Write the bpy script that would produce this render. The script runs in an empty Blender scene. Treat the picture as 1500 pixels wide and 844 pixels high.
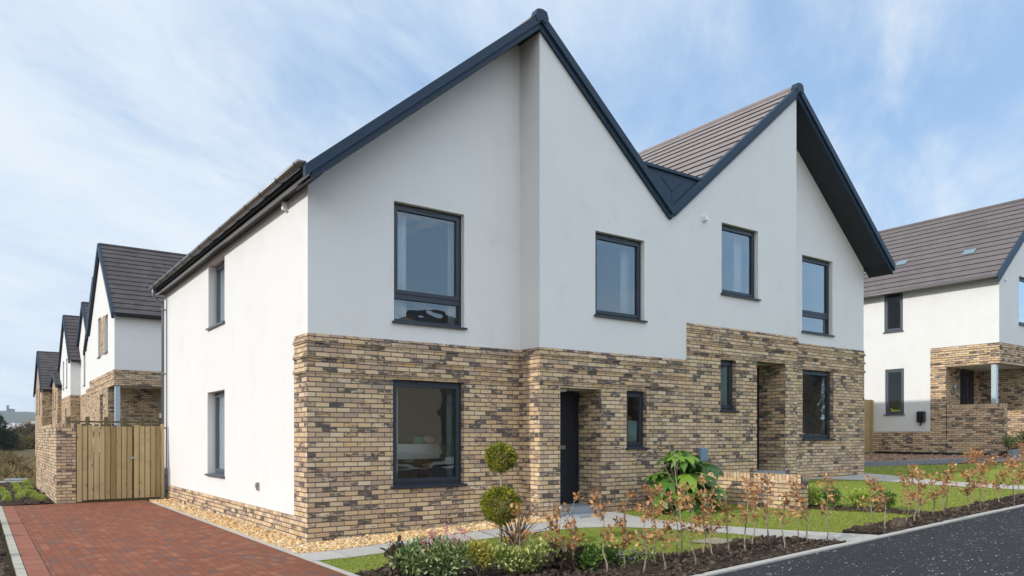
import bpy, bmesh, math, random
import numpy as np
from mathutils import Vector, Matrix, noise
from mathutils.geometry import tessellate_polygon

random.seed(7)
rng = np.random.default_rng(7)
SC = bpy.context.scene
COL = SC.collection
R = math.radians

# ------------------------------------------------------------------ node helpers
class NT:
    def __init__(self, name, world=False):
        if world:
            self.m = bpy.data.worlds.new(name)
        else:
            self.m = bpy.data.materials.new(name)
        self.m.use_nodes = True
        self.nt = self.m.node_tree
        self.nt.nodes.clear()
        self.out = self.nt.nodes.new('ShaderNodeOutputWorld' if world else 'ShaderNodeOutputMaterial')

    def n(self, typ, **kw):
        nd = self.nt.nodes.new(typ)
        for k, v in kw.items():
            setattr(nd, k, v)
        return nd

    def put(self, sock, v):
        if v is None:
            return
        if isinstance(v, bpy.types.NodeSocket):
            self.nt.links.new(v, sock)
        elif isinstance(v, (tuple, list)) and len(v) == 3 and sock.type == 'RGBA':
            sock.default_value = (*v, 1)
        else:
            sock.default_value = v

    def math(self, op, a, b=None, c=None, clamp=False):
        nd = self.n('ShaderNodeMath', operation=op, use_clamp=clamp)
        for i, v in enumerate((a, b, c)):
            self.put(nd.inputs[i], v)
        return nd.outputs[0]

    def smooth(self, x, lo, hi, a=0.0, b=1.0):
        nd = self.n('ShaderNodeMapRange', interpolation_type='SMOOTHSTEP')
        for i, v in enumerate((x, lo, hi, a, b)):
            self.put(nd.inputs[i], v)
        return nd.outputs[0]

    def mix(self, f, a, b, mode='MIX'):
        nd = self.n('ShaderNodeMix', data_type='RGBA', blend_type=mode)
        self.put(nd.inputs[0], f)
        self.put(nd.inputs[6], a)
        self.put(nd.inputs[7], b)
        return nd.outputs[2]

    def fmix(self, f, a, b):
        nd = self.n('ShaderNodeMix', data_type='FLOAT')
        self.put(nd.inputs[0], f)
        self.put(nd.inputs[2], a)
        self.put(nd.inputs[3], b)
        return nd.outputs[0]

    def ramp(self, f, stops, const=False):
        nd = self.n('ShaderNodeValToRGB')
        cr = nd.color_ramp
        if const:
            cr.interpolation = 'CONSTANT'
        while len(cr.elements) < len(stops):
            cr.elements.new(0.5)
        for e, (p, c) in zip(cr.elements, stops):
            e.position = p
            e.color = (*c, 1)
        self.put(nd.inputs[0], f)
        return nd.outputs[0]

    def noise(self, vec, scale, detail=3.0, rough=0.55, dist=0.0):
        nd = self.n('ShaderNodeTexNoise')
        self.put(nd.inputs['Vector'], vec)
        self.put(nd.inputs['Scale'], scale)
        self.put(nd.inputs['Detail'], detail)
        self.put(nd.inputs['Roughness'], rough)
        self.put(nd.inputs['Distortion'], dist)
        return nd.outputs[0]

    def xyz(self, x=0.0, y=0.0, z=0.0):
        nd = self.n('ShaderNodeCombineXYZ')
        for i, v in enumerate((x, y, z)):
            self.put(nd.inputs[i], v)
        return nd.outputs[0]

    def sep(self, v):
        nd = self.n('ShaderNodeSeparateXYZ')
        self.put(nd.inputs[0], v)
        return nd.outputs[0], nd.outputs[1], nd.outputs[2]

    def white(self, v):
        nd = self.n('ShaderNodeTexWhiteNoise', noise_dimensions='3D')
        self.put(nd.inputs[0], v)
        return nd.outputs[0], nd.outputs[1]

    def scalev(self, v, s):
        nd = self.n('ShaderNodeVectorMath', operation='MULTIPLY')
        self.put(nd.inputs[0], v)
        nd.inputs[1].default_value = s
        return nd.outputs[0]

    def pos(self):
        return self.n('ShaderNodeTexCoord').outputs['Object']

    def bump(self, h, dist=0.01, strength=1.0):
        nd = self.n('ShaderNodeBump')
        nd.inputs['Strength'].default_value = strength
        nd.inputs['Distance'].default_value = dist
        self.put(nd.inputs['Height'], h)
        return nd.outputs[0]

    def bsdf(self, color, rough=0.7, normal=None, metal=0.0, spec=0.5, extra=None):
        b = self.n('ShaderNodeBsdfPrincipled')
        self.put(b.inputs['Base Color'], color)
        self.put(b.inputs['Roughness'], rough)
        self.put(b.inputs['Metallic'], metal)
        self.put(b.inputs['Specular IOR Level'], spec)
        if normal is not None:
            self.put(b.inputs['Normal'], normal)
        return b.outputs[0]

    def done(self, sh):
        self.nt.links.new(sh, self.out.inputs[0])
        return self.m


def mat_plain(name, color, rough=0.6, metal=0.0, spec=0.5, var=0.12, scale=6.0, bump=0.0, bscale=60.0):
    t = NT(name)
    p = t.pos()
    f = t.noise(p, scale, 4.0, 0.6)
    f = t.math('MULTIPLY_ADD', f, 2 * var, 1 - var)
    c = t.mix(1.0, color, t.xyz(f, f, f), 'MULTIPLY')
    nrm = None
    if bump:
        nrm = t.bump(t.noise(p, bscale, 3.0), bump, 0.6)
    return t.done(t.bsdf(c, rough, nrm, metal, spec))


def mat_island(name, stops, rough=0.6, transl=0.0, spec=0.4, sheen=0.0, var=0.15):
    """colour picked per separate leaf / stone (random per mesh island)"""
    t = NT(name)
    g = t.n('ShaderNodeNewGeometry')
    c = t.ramp(g.outputs['Random Per Island'], stops)
    f = t.noise(t.pos(), 14.0, 2.0)
    f = t.math('MULTIPLY_ADD', f, 2 * var, 1 - var)
    c = t.mix(1.0, c, t.xyz(f, f, f), 'MULTIPLY')
    s = t.bsdf(c, rough, None, 0.0, spec)
    if transl:
        tr = t.n('ShaderNodeBsdfTranslucent')
        t.put(tr.inputs[0], c)
        mx = t.n('ShaderNodeMixShader')
        mx.inputs[0].default_value = transl
        t.nt.links.new(s, mx.inputs[1])
        t.nt.links.new(tr.outputs[0], mx.inputs[2])
        s = mx.outputs[0]
    return t.done(s)


def mat_brick(name, row=0.075, length=0.225, soldier=False):
    t = NT(name)
    p = t.pos()
    px, py, pz = t.sep(p)
    g = t.n('ShaderNodeNewGeometry')
    nx, ny, nz = t.sep(g.outputs['True Normal'])
    axf = t.math('GREATER_THAN', t.math('ABSOLUTE', nx), 0.6)
    azf = t.math('GREATER_THAN', t.math('ABSOLUTE', nz), 0.6)
    u = t.fmix(axf, px, py)
    v = t.fmix(azf, pz, py)
    if soldier:                      # brick-on-edge coping: one course of upright bricks
        rowi = t.math('FLOOR', t.math('DIVIDE', pz, 40.0))
        fv = 0.5
        uu = t.math('DIVIDE', u, row)
        headw = 0.14
    else:
        vr = t.math('DIVIDE', v, row)
        rowi = t.math('FLOOR', vr)
        fv = t.math('FRACT', vr)
        jit, _ = t.white(t.xyz(rowi, 3.3, 1.7))
        half = t.math('MULTIPLY', t.math('MODULO', t.math('ABSOLUTE', rowi), 2.0), 0.5)
        uu = t.math('ADD', t.math('DIVIDE', u, length), half)
        uu = t.math('MULTIPLY_ADD', jit, 0.06, uu)
        headw = 0.045
    col = t.math('FLOOR', uu)
    fu = t.math('FRACT', uu)
    wob = t.math('MULTIPLY_ADD', t.noise(p, 40.0, 2.0), 0.10, -0.05)
    wob2 = t.math('MULTIPLY_ADD', t.noise(p, 33.0, 2.0), 0.03, -0.015)
    if soldier:
        mb = 0.0
    else:
        mb = t.smooth(t.math('ADD', fv, wob), 0.235, 0.15)
    mh = t.smooth(t.math('ADD', fu, wob2), headw + 0.020, headw - 0.006)
    mort = t.math('MAXIMUM', mb, mh)
    idv = t.xyz(col, rowi, t.math('MULTIPLY', axf, 7.3))
    r1, rc = t.white(idv)
    a, b, c = t.sep(rc)
    base = t.ramp(a, [(0.0, (.56, .395, .235)), (.16, (.63, .475, .295)), (.34, (.57, .375, .200)), (.50, (.66, .515, .345)),
                      (.66, (.53, .355, .225)), (.82, (.45, .315, .220)), (.93, (.36, .27, .205)), (1.0, (.59, .425, .250))])
    # dark kiln smudges whose reach differs from brick to brick
    np_ = t.xyz(t.math('MULTIPLY_ADD', u, 9.0, t.math('MULTIPLY', b, 31.0)), t.math('MULTIPLY', v, 30.0), t.math('MULTIPLY', c, 17.0))
    sm = t.noise(np_, 1.0, 4.0, 0.62, 0.4)
    thr = t.math('SUBTRACT', 0.78, t.math('MULTIPLY', t.math('POWER', b, 1.5), 0.47))
    smk = t.math('MULTIPLY', t.smooth(t.math('SUBTRACT', sm, thr), -0.05, 0.19), 0.92)
    grain = t.noise(p, 160.0, 3.0, 0.7)
    gr = t.math('MULTIPLY_ADD', grain, 0.5, 0.75)
    colr = t.mix(1.0, base, t.xyz(gr, gr, gr), 'MULTIPLY')
    colr = t.mix(smk, colr, (.070, .062, .064))
    big = t.math('MULTIPLY_ADD', t.noise(p, 0.8, 3.0), 0.35, 0.83)
    colr = t.mix(1.0, colr, t.xyz(big, big, big), 'MULTIPLY')
    mcol = t.mix(t.noise(p, 25.0, 3.0), (.085, .074, .068), (.15, .132, .115))
    colr = t.mix(mort, colr, mcol)
    h = t.math('MULTIPLY_ADD', mort, -1.0, t.math('MULTIPLY', grain, 0.45))
    h = t.math('MULTIPLY_ADD', c, 0.25, h)
    nrm = t.bump(h, 0.006, 0.9)
    return t.done(t.bsdf(colr, 0.88, nrm, 0.0, 0.25))


def mat_render(name, color=(.685, .678, .660)):
    t = NT(name)
    p = t.pos()
    n1 = t.noise(p, 0.9, 4.0, 0.6)
    st = t.noise(t.scalev(p, (6.0, 6.0, 0.5)), 1.0, 3.0, 0.6)
    f = t.math('MULTIPLY_ADD', n1, 0.09, 0.955)
    f = t.math('MULTIPLY_ADD', st, -0.05, t.math('ADD', f, 0.02))
    c = t.mix(1.0, color, t.xyz(f, f, f), 'MULTIPLY')
    c = t.mix(t.smooth(t.noise(p, 1.7, 5.0, 0.65), 0.52, 0.72, 0.0, 0.32), c, (.58, .575, .56))
    run = t.noise(t.scalev(p, (9.0, 9.0, 0.35)), 1.0, 4.0, 0.7)
    c = t.mix(t.smooth(run, 0.60, 0.80, 0.0, 0.22), c, (.53, .515, .485))
    spot = t.n('ShaderNodeTexVoronoi')
    t.put(spot.inputs['Vector'], p)
    spot.inputs['Scale'].default_value = 2.1
    sx = t.math('LESS_THAN', spot.outputs[0], 0.018)
    c = t.mix(t.math('MULTIPLY', sx, 0.35), c, (.38, .37, .36))
    nrm = t.bump(t.noise(p, 140.0, 3.0, 0.7), 0.003, 0.5)
    return t.done(t.bsdf(c, 0.92, nrm, 0.0, 0.2))


def mat_tile(name, axis, col, col2, width=0.30):
    t = NT(name)
    p = t.pos()
    px, py, pz = t.sep(p)
    u = py if axis == 'y' else px
    row = t.math('FLOOR', t.math('DIVIDE', pz, 0.218))
    half = t.math('MULTIPLY', t.math('MODULO', t.math('ABSOLUTE', row), 2.0), 0.5)
    uu = t.math('ADD', t.math('DIVIDE', u, width), half)
    cl = t.math('FLOOR', uu)
    fu = t.math('FRACT', uu)
    r1, rc = t.white(t.xyz(cl, row, 2.0))
    c = t.mix(r1, col, col2)
    f = t.math('MULTIPLY_ADD', t.noise(p, 30.0, 4.0, 0.7), 0.4, 0.8)
    f = t.math('MULTIPLY', f, t.math('MULTIPLY_ADD', t.noise(p, 0.7, 3.0), 0.35, 0.82))
    c = t.mix(1.0, c, t.xyz(f, f, f), 'MULTIPLY')
    j = t.math('LESS_THAN', fu, 0.022)
    c = t.mix(t.math('MULTIPLY', j, 0.55), c, (.03, .028, .028))
    nrm = t.bump(t.noise(p, 90.0, 3.0), 0.004, 0.6)
    return t.done(t.bsdf(c, 0.85, nrm, 0.0, 0.3))


def mat_wood(name, stops):
    t = NT(name)
    p = t.pos()
    g = t.n('ShaderNodeNewGeometry')
    rnd = g.outputs['Random Per Island']
    off = t.math('MULTIPLY', rnd, 37.0)
    px, py, pz = t.sep(p)
    v = t.xyz(t.math('MULTIPLY_ADD', px, 22.0, off), t.math('MULTIPLY', py, 22.0), t.math('MULTIPLY', pz, 0.8))
    gr = t.noise(v, 1.0, 4.0, 0.6, 0.6)
    c = t.ramp(t.math('MULTIPLY_ADD', rnd, 0.45, t.math('MULTIPLY', gr, 0.6)), stops)
    vo = t.n('ShaderNodeTexVoronoi')
    t.put(vo.inputs['Vector'], t.xyz(t.math('MULTIPLY_ADD', px, 7.0, off), py, t.math('MULTIPLY', pz, 3.0)))
    vo.inputs['Scale'].default_value = 1.0
    knot = t.smooth(vo.outputs[0], 0.16, 0.06)
    c = t.mix(t.math('MULTIPLY', knot, 0.7), c, (.10, .055, .02))
    dirt = t.noise(p, 3.0, 3.0)
    c = t.mix(t.smooth(dirt, 0.5, 0.8, 0, 0.4), c, (.16, .13, .06))
    return t.done(t.bsdf(c, 0.8, t.bump(gr, 0.003, 0.6), 0.0, 0.25))


def mat_glass(name, wavy=0.0, refl=3.3):
    t = NT(name)
    fr = t.n('ShaderNodeFresnel')
    fr.inputs['IOR'].default_value = 1.5
    tr = t.n('ShaderNodeBsdfTransparent')
    tr.inputs[0].default_value = (.84, .90, .89, 1)
    gl = t.n('ShaderNodeBsdfGlossy')
    gl.inputs['Roughness'].default_value = 0.0
    gl.inputs['Color'].default_value = (.86, .95, 1, 1)
    nz = t.noise(t.scalev(t.pos(), (1.0, 1.0, 2.2)), 2.4, 1.0)
    b = t.bump(nz, 0.02 + wavy, 0.10 + wavy)
    t.put(gl.inputs['Normal'], b)
    mx = t.n('ShaderNodeMixShader')
    t.put(mx.inputs[0], t.math('MULTIPLY', fr.outputs[0], refl, clamp=True))
    t.nt.links.new(tr.outputs[0], mx.inputs[1])
    t.nt.links.new(gl.outputs[0], mx.inputs[2])
    return t.done(mx.outputs[0])


def mat_paving(name):
    """red block paving: running bond lines along y"""
    t = NT(name)
    p = t.pos()
    px, py, pz = t.sep(p)
    vr = t.math('DIVIDE', px, 0.105)
    row = t.math('FLOOR', vr)
    fv = t.math('FRACT', vr)
    half = t.math('MULTIPLY', t.math('MODULO', t.math('ABSOLUTE', row), 2.0), 0.5)
    jt, _ = t.white(t.xyz(row, 8.1, 0.3))
    uu = t.math('ADD', t.math('DIVIDE', py, 0.205), t.math('MULTIPLY_ADD', jt, 0.12, half))
    cl = t.math('FLOOR', uu)
    fu = t.math('FRACT', uu)
    wob = t.math('MULTIPLY_ADD', t.noise(p, 30.0, 2.0), 0.06, -0.03)
    gap = t.math('MAXIMUM', t.smooth(t.math('ADD', fv, wob), 0.075, 0.02), t.smooth(t.math('ADD', fu, wob), 0.055, 0.015))
    gap = t.math('MULTIPLY', gap, .85)
    r1, rc = t.white(t.xyz(cl, row, 5.0))
    a, b, c = t.sep(rc)
    col = t.ramp(a, [(0, (.29, .100, .055)), (.2, (.235, .092, .056)), (.36, (.34, .135, .072)), (.55, (.255, .108, .068)),
                     (.70, (.215, .105, .074)), (.80, (.37, .18, .105)), (.91, (.20, .11, .09)), (.97, (.16, .11, .10)), (1, (.13, .115, .11))])
    gr = t.noise(p, 70.0, 4.0, 0.7)
    f = t.math('MULTIPLY_ADD', gr, 0.5, 0.75)
    col = t.mix(1.0, col, t.xyz(f, f, f), 'MULTIPLY')
    # pale dust trodden across the far end
    d = t.math('MULTIPLY', t.smooth(t.noise(t.scalev(p, (0.7, 0.55, 1)), 1.6, 5.0, 0.7), 0.56, 0.68), t.smooth(py, 5.0, 8.0))
    col = t.mix(t.math('MULTIPLY', d, 0.38), col, (.50, .36, .29))
    big = t.math('MULTIPLY_ADD', t.noise(p, 0.9, 3.0), 0.5, 0.75)
    col = t.mix(1.0, col, t.xyz(big, big, big), 'MULTIPLY')
    col = t.mix(gap, col, (.035, .028, .024))
    h = t.math('MULTIPLY_ADD', gap, -1.0, t.math('MULTIPLY', b, 0.4))
    col = t.mix(1.0, col, (.86, .78, .74), 'MULTIPLY')
    col = t.mix(.30, col, (.205, .083, .054))
    return t.done(t.bsdf(col, 0.85, t.bump(h, 0.006, 0.8), 0.0, 0.12))


def mat_slabs(name, color, size=0.6, axis='x'):
    t = NT(name)
    p = t.pos()
    px, py, pz = t.sep(p)
    fx = t.math('FRACT', t.math('DIVIDE', px, size))
    gap = t.smooth(fx, 0.02, 0.008)
    cl = t.math('FLOOR', t.math('DIVIDE', px, size))
    r1, rc = t.white(t.xyz(cl, 1.0, 1.0))
    f = t.math('MULTIPLY_ADD', r1, 0.12, 0.94)
    f = t.math('MULTIPLY', f, t.math('MULTIPLY_ADD', t.noise(p, 5.0, 5.0, 0.7), 0.35, 0.82))
    f = t.math('MULTIPLY', f, t.math('MULTIPLY_ADD', t.noise(p, 90.0, 3.0, 0.7), 0.3, 0.85))
    c = t.mix(1.0, color, t.xyz(f, f, f), 'MULTIPLY')
    c = t.mix(t.math('MULTIPLY', gap, 0.7), c, (.09, .08, .065))
    return t.done(t.bsdf(c, 0.85, t.bump(t.noise(p, 120.0, 3.0), 0.003, 0.6), 0.0, 0.3))


def mat_asphalt(name):
    t = NT(name)
    p = t.pos()
    n1 = t.noise(p, 180.0, 3.0, 0.7)
    base = t.mix(n1, (.017, .017, .020), (.052, .050, .056))
    big = t.math('MULTIPLY_ADD', t.noise(p, 1.1, 4.0), 0.5, 0.75)
    base = t.mix(1.0, base, t.xyz(big, big, big), 'MULTIPLY')
    v = t.n('ShaderNodeTexVoronoi')
    t.put(v.inputs['Vector'], t.scalev(p, (1, 1, 0.2)))
    v.inputs['Scale'].default_value = 24.0
    r, g, b = t.sep(v.outputs['Color'])
    size = t.math('MULTIPLY_ADD', t.math('POWER', g, 2.5), 0.18, 0.12)
    dens = t.smooth(t.noise(p, 2.2, 3.0), 0.30, 0.62, 0.84, 0.42)
    sp = t.math('MULTIPLY', t.math('LESS_THAN', v.outputs[0], size), t.math('GREATER_THAN', r, dens))
    c = t.mix(sp, base, t.mix(b, (.36, .33, .30), (.80, .77, .72)))
    v2 = t.n('ShaderNodeTexVoronoi')
    t.put(v2.inputs['Vector'], t.scalev(p, (1, 1, 0.2)))
    v2.inputs['Scale'].default_value = 70.0
    r2, g2, b2 = t.sep(v2.outputs['Color'])
    sp2 = t.math('MULTIPLY', t.math('LESS_THAN', v2.outputs[0], 0.30), t.math('GREATER_THAN', r2, 0.86))
    c = t.mix(t.math('MULTIPLY', sp2, 0.7), c, (.24, .22, .20))
    return t.done(t.bsdf(c, 0.85, t.bump(n1, 0.008, 0.9), 0.0, 0.2))


def mat_soil(name, dark=(.022, .015, .011), light=(.085, .060, .042)):
    t = NT(name)
    p = t.pos()
    f = t.noise(p, 16.0, 6.0, 0.75)
    c = t.ramp(f, [(0.25, dark), (0.75, light)])
    return t.done(t.bsdf(c, 0.95, t.bump(t.noise(p, 45.0, 5.0, 0.7), 0.03, 1.0), 0.0, 0.15))


def mat_lawn(name):
    t = NT(name)
    p = t.pos()
    c = t.ramp(t.noise(p, 2.2, 5.0, 0.65), [(0.3, (.17, .235, .030)), (0.5, (.24, .29, .045)), (0.72, (.32, .32, .085))])
    f = t.math('MULTIPLY_ADD', t.noise(p, 70.0, 3.0, 0.7), 0.7, 0.65)
    c = t.mix(1.0, c, t.xyz(f, f, f), 'MULTIPLY')
    return t.done(t.bsdf(c, 0.9, t.bump(t.noise(p, 90.0, 3.0), 0.02, 1.0), 0.0, 0.15))


def mat_ground(name):
    t = NT(name)
    p = t.pos()
    px, py, pz = t.sep(p)
    c = t.ramp(t.noise(p, 0.45, 6.0, 0.7), [(0.3, (.070, .050, .024)), (0.5, (.125, .092, .044)), (0.7, (.175, .135, .064))])
    f = t.math('MULTIPLY_ADD', t.noise(p, 1.3, 8.0, 0.75), 1.1, 0.45)
    c = t.mix(1.0, c, t.xyz(f, f, f), 'MULTIPLY')
    far = t.smooth(py, 120.0, 260.0)
    c2 = t.ramp(t.noise(p, 0.02, 5.0), [(0.35, (.045, .055, .025)), (0.6, (.10, .095, .05))])
    c = t.mix(far, c, c2)
    return t.done(t.bsdf(c, 0.95, t.bump(f, 0.15, 1.0), 0.0, 0.1))


def mat_hill(name):
    t = NT(name)
    p = t.pos()
    c = t.ramp(t.noise(p, 0.006, 6.0, 0.65), [(0.35, (.030, .042, .026)), (0.5, (.055, .070, .035)), (0.65, (.085, .080, .050))])
    return t.done(t.bsdf(c, 0.95, None, 0.0, 0.1))

# ------------------------------------------------------------------ materials
M = {}
M['brick'] = mat_brick('buff_multi_brick')
M['brick_edge'] = mat_brick('brick_on_edge', soldier=True)
M['render'] = mat_render('white_render')
M['navy'] = mat_plain('navy_metal_trim', (.015, .033, .060), 0.5, 0.0, 0.3, 0.10, 3.0)
M['soffit'] = mat_plain('dark_soffit', (.012, .014, .019), 0.5, 0.0, 0.4, 0.10, 3.0)
M['frame'] = mat_plain('window_frame_anthracite', (.020, .027, .040), 0.38, 0.0, 0.5, 0.06, 3.0)
M['frame_grey'] = mat_plain('window_frame_slate', (.075, .090, .105), 0.4, 0.0, 0.5, 0.06, 3.0)
M['glass'] = mat_glass('window_glass')
M['glass_wavy'] = mat_glass('window_glass_rippled', 0.006)
M['tile_y'] = mat_tile('roof_tile_brown', 'y', (.245, .213, .204), (.218, .192, .186))
M['tile_x'] = mat_tile('roof_tile_charcoal', 'x', (.068, .058, .060), (.092, .080, .080))
M['tile_far'] = mat_tile('roof_tile_grey_brown', 'y', (.148, .128, .127), (.130, .113, .114))
M['tile_edge'] = mat_plain('shadow_tile_edge', (.050, .036, .026), 0.9, 0.0, 0.2, 0.3, 20.0)  # shade of the gap under each tile course, painted as edge colour
M['gutter'] = mat_plain('gutter_grey_metal', (.20, .19, .178), 0.38, 0.6, 0.5, 0.10, 5.0)
M['pipe'] = mat_plain('downpipe_grey', (.20, .21, .225), 0.4, 0.4, 0.5, 0.08, 5.0)
M['galv'] = mat_plain('galvanised_steel', (.42, .50, .54), 0.4, 0.3, 0.5, 0.12, 8.0)
M['door'] = mat_plain('door_dark_navy', (.010, .013, .022), 0.35, 0.0, 0.5, 0.08, 3.0)
M['steel'] = mat_plain('brushed_steel', (.35, .33, .30), 0.35, 0.8, 0.5, 0.1, 8.0)
M['white_plastic'] = mat_plain('white_plastic', (.75, .74, .70), 0.4, 0.0, 0.5, 0.04, 8.0)
M['black_plastic'] = mat_plain('black_plastic', (.008, .008, .009), 0.3, 0.0, 0.5, 0.04, 8.0)
M['vent_buff'] = mat_plain('vent_buff_plastic', (.50, .42, .27), 0.6, 0.0, 0.4, 0.08, 20.0)
M['bluegrey'] = mat_plain('blue_grey_plastic', (.16, .24, .32), 0.45, 0.0, 0.5, 0.06, 8.0)
M['greybox'] = mat_plain('slate_grey_plastic', (.11, .14, .17), 0.45, 0.0, 0.5, 0.06, 8.0)
M['interior'] = mat_plain('interior_plaster', (.30, .29, .27), 0.9, 0.0, 0.2, 0.05, 2.0)
M['curtain'] = mat_plain('curtain_fabric', (.70, .74, .74), 0.9, 0.0, 0.2, 0.05, 3.0)
M['blind'] = mat_plain('blind_fabric', (.36, .46, .44), 0.9, 0.0, 0.2, 0.05, 3.0)
M['wood'] = mat_wood('treated_timber', [(0.1, (.17, .115, .050)), (0.4, (.33, .235, .11)), (0.7, (.45, .335, .175)), (1.0, (.54, .42, .25))])
M['wood_old'] = mat_wood('green_treated_timber', [(0.1, (.09, .072, .035)), (0.5, (.16, .13, .065)), (1.0, (.24, .195, .11))])
M['paving'] = mat_paving('red_block_paving')
M['paving_edge'] = None
M['slabs'] = mat_slabs('pale_concrete_slabs', (.43, .405, .365))
M['step'] = mat_plain('concrete_step', (.26, .28, .30), 0.8, 0.0, 0.3, 0.15, 9.0)
M['kerb'] = mat_plain('pale_kerb_stone', (.42, .40, .36), 0.85, 0.0, 0.3, 0.18, 7.0, 0.004, 60.0)
M['sand'] = mat_plain('trodden_sand', (.30, .26, .20), 0.95, 0.0, 0.2, 0.3, 25.0, 0.01, 60.0)
M['dry'] = mat_island('dry_field_grass', [(0, (.085, .062, .028)), (.4, (.145, .108, .050)), (.8, (.22, .17, .08)), (1, (.11, .12, .04))], 0.9, 0.2, 0.15)
M['kerb_old'] = mat_plain('weathered_kerb_stone', (.40, .375, .31), 0.9, 0.0, 0.3, 0.3, 9.0, 0.004, 60.0)
M['kerb_grey'] = mat_plain('grey_kerb_stone', (.21, .225, .24), 0.85, 0.0, 0.3, 0.15, 7.0, 0.004, 60.0)
M['asphalt'] = mat_asphalt('asphalt_with_chippings')
M['soil'] = mat_soil('dark_soil')
M['clod'] = mat_island('soil_clods', [(0, (.030, .021, .015)), (.6, (.075, .054, .040)), (1, (.15, .112, .082))], 0.95, 0, 0.15)
M['lawn'] = mat_lawn('lawn_turf')
M['blade'] = mat_island('grass_blades', [(0, (.17, .25, .030)), (.45, (.27, .33, .055)), (.78, (.37, .40, .095)), (1, (.50, .41, .19))], 0.7, 0.35, 0.25)
M['gravel'] = mat_island('golden_gravel', [(0, (.50, .28, .10)), (.25, (.64, .42, .19)), (.5, (.72, .54, .31)), (.7, (.52, .28, .09)), (.85, (.76, .64, .46)), (1, (.34, .20, .09))], 0.8, 0, 0.3)
M['gravel_red'] = mat_island('brown_gravel', [(0, (.20, .11, .07)), (.4, (.30, .18, .12)), (.7, (.40, .28, .20)), (1, (.16, .11, .09))], 0.85, 0, 0.3)
M['gravel_bed'] = mat_plain('gravel_bed', (.36, .26, .14), 0.95, 0.0, 0.2, 0.3, 30.0, 0.01, 60.0)
M['pink'] = mat_slabs('pinkish_block_drive', (.24, .185, .175), 0.2)
M['ground'] = mat_ground('rough_field_grass')
M['hill'] = mat_hill('wooded_hill')
M['bark'] = mat_plain('sapling_bark', (.30, .235, .165), 0.85, 0.0, 0.25, 0.25, 30.0)
M['bark_dark'] = mat_plain('dark_bark', (.10, .080, .060), 0.9, 0.0, 0.2, 0.25, 30.0)
M['beech'] = mat_island('copper_beech_leaf', [(0, (.27, .105, .040)), (.3, (.42, .185, .066)), (.6, (.55, .29, .112)), (.85, (.66, .42, .20)), (1, (.16, .065, .035))], 0.6, 0.25, 0.3)
M['yew'] = mat_island('golden_yew_leaf', [(0, (.045, .095, .018)), (.35, (.12, .185, .028)), (.58, (.26, .30, .04)), (.80, (.54, .48, .05)), (1, (.78, .62, .07))], 0.6, 0.4, 0.35)
M['varieg'] = mat_island('variegated_leaf', [(0, (.06, .11, .018)), (.3, (.14, .21, .035)), (.55, (.36, .40, .10)), (.82, (.62, .62, .26)), (1, (.72, .66, .20))], 0.5, 0.25, 0.4)
M['yellow'] = mat_island('yellow_variegated_leaf', [(0, (.14, .17, .03)), (.3, (.38, .36, .07)), (.7, (.56, .50, .14)), (1, (.62, .44, .05))], 0.5, 0.25, 0.4)
M['green'] = mat_island('green_leaf', [(0, (.035, .085, .012)), (.4, (.075, .16, .022)), (.75, (.14, .24, .035)), (1, (.23, .31, .06))], 0.42, 0.2, 0.5)
M['lime'] = mat_island('bright_green_leaf', [(0, (.24, .33, .045)), (.4, (.38, .47, .075)), (.8, (.50, .58, .12)), (1, (.58, .62, .20))], 0.55, 0.3, 0.4)
M['skimmia'] = mat_island('skimmia_leaf', [(0, (.06, .11, .03)), (.4, (.13, .22, .06)), (.7, (.32, .38, .15)), (1, (.55, .58, .32))], 0.45, 0.2, 0.45)
M['pinkflower'] = mat_island('pink_flower', [(0, (.42, .12, .15)), (.5, (.55, .22, .24)), (1, (.66, .36, .34))], 0.7, 0.2, 0.3)
M['violet'] = mat_island('violet_flower', [(0, (.16, .13, .55)), (1, (.32, .27, .72))], 0.7, 0.2, 0.3)
M['purple'] = mat_island('purple_strap_leaf', [(0, (.085, .055, .055)), (.5, (.16, .11, .10)), (.8, (.24, .18, .14)), (1, (.32, .26, .17))], 0.45, 0.15, 0.5)
M['maroon'] = mat_island('maroon_green_leaf', [(0, (.060, .028, .030)), (.5, (.09, .06, .035)), (1, (.09, .13, .045))], 0.4, 0.15, 0.5)
M['fatsia'] = mat_island('glossy_palmate_leaf', [(0, (.035, .095, .012)), (.4, (.065, .16, .016)), (.8, (.12, .24, .023)), (1, (.22, .36, .038))], 0.42, 0.25, 0.55)
M['conifer'] = mat_island('dark_conifer', [(0, (.010, .020, .010)), (.6, (.020, .036, .014)), (1, (.040, .055, .022))], 0.7, 0.1, 0.3)
M['twig'] = mat_island('bare_twigs', [(0, (.060, .042, .028)), (.5, (.11, .080, .050)), (1, (.19, .145, .085))], 0.9, 0.0, 0.2)
M['scrub'] = mat_island('olive_scrub', [(0, (.080, .062, .026)), (.5, (.15, .115, .045)), (1, (.22, .17, .07))], 0.9, 0.1, 0.2)
M['towntint'] = mat_island('town_walls', [(0, (.45, .43, .40)), (.5, (.62, .60, .56)), (.8, (.30, .24, .20)), (1, (.20, .17, .16))], 0.9, 0, 0.2)
M['flats'] = mat_plain('flats_tan', (.40, .24, .16), 0.9, 0.0, 0.2, 0.1, 1.0)
M['stone'] = mat_plain('old_sandstone', (.30, .25, .19), 0.9, 0.0, 0.2, 0.25, 1.5, 0.02, 8.0)
M['slate'] = mat_plain('old_slate', (.06, .065, .075), 0.7, 0.0, 0.4, 0.2, 6.0)
M['terracotta'] = mat_plain('terracotta', (.42, .16, .08), 0.8, 0.0, 0.3, 0.12, 6.0)
M['darkglass'] = mat_plain('far_window_glass', (.03, .035, .045), 0.08, 0.0, 0.6, 0.05, 3.0)
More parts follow.
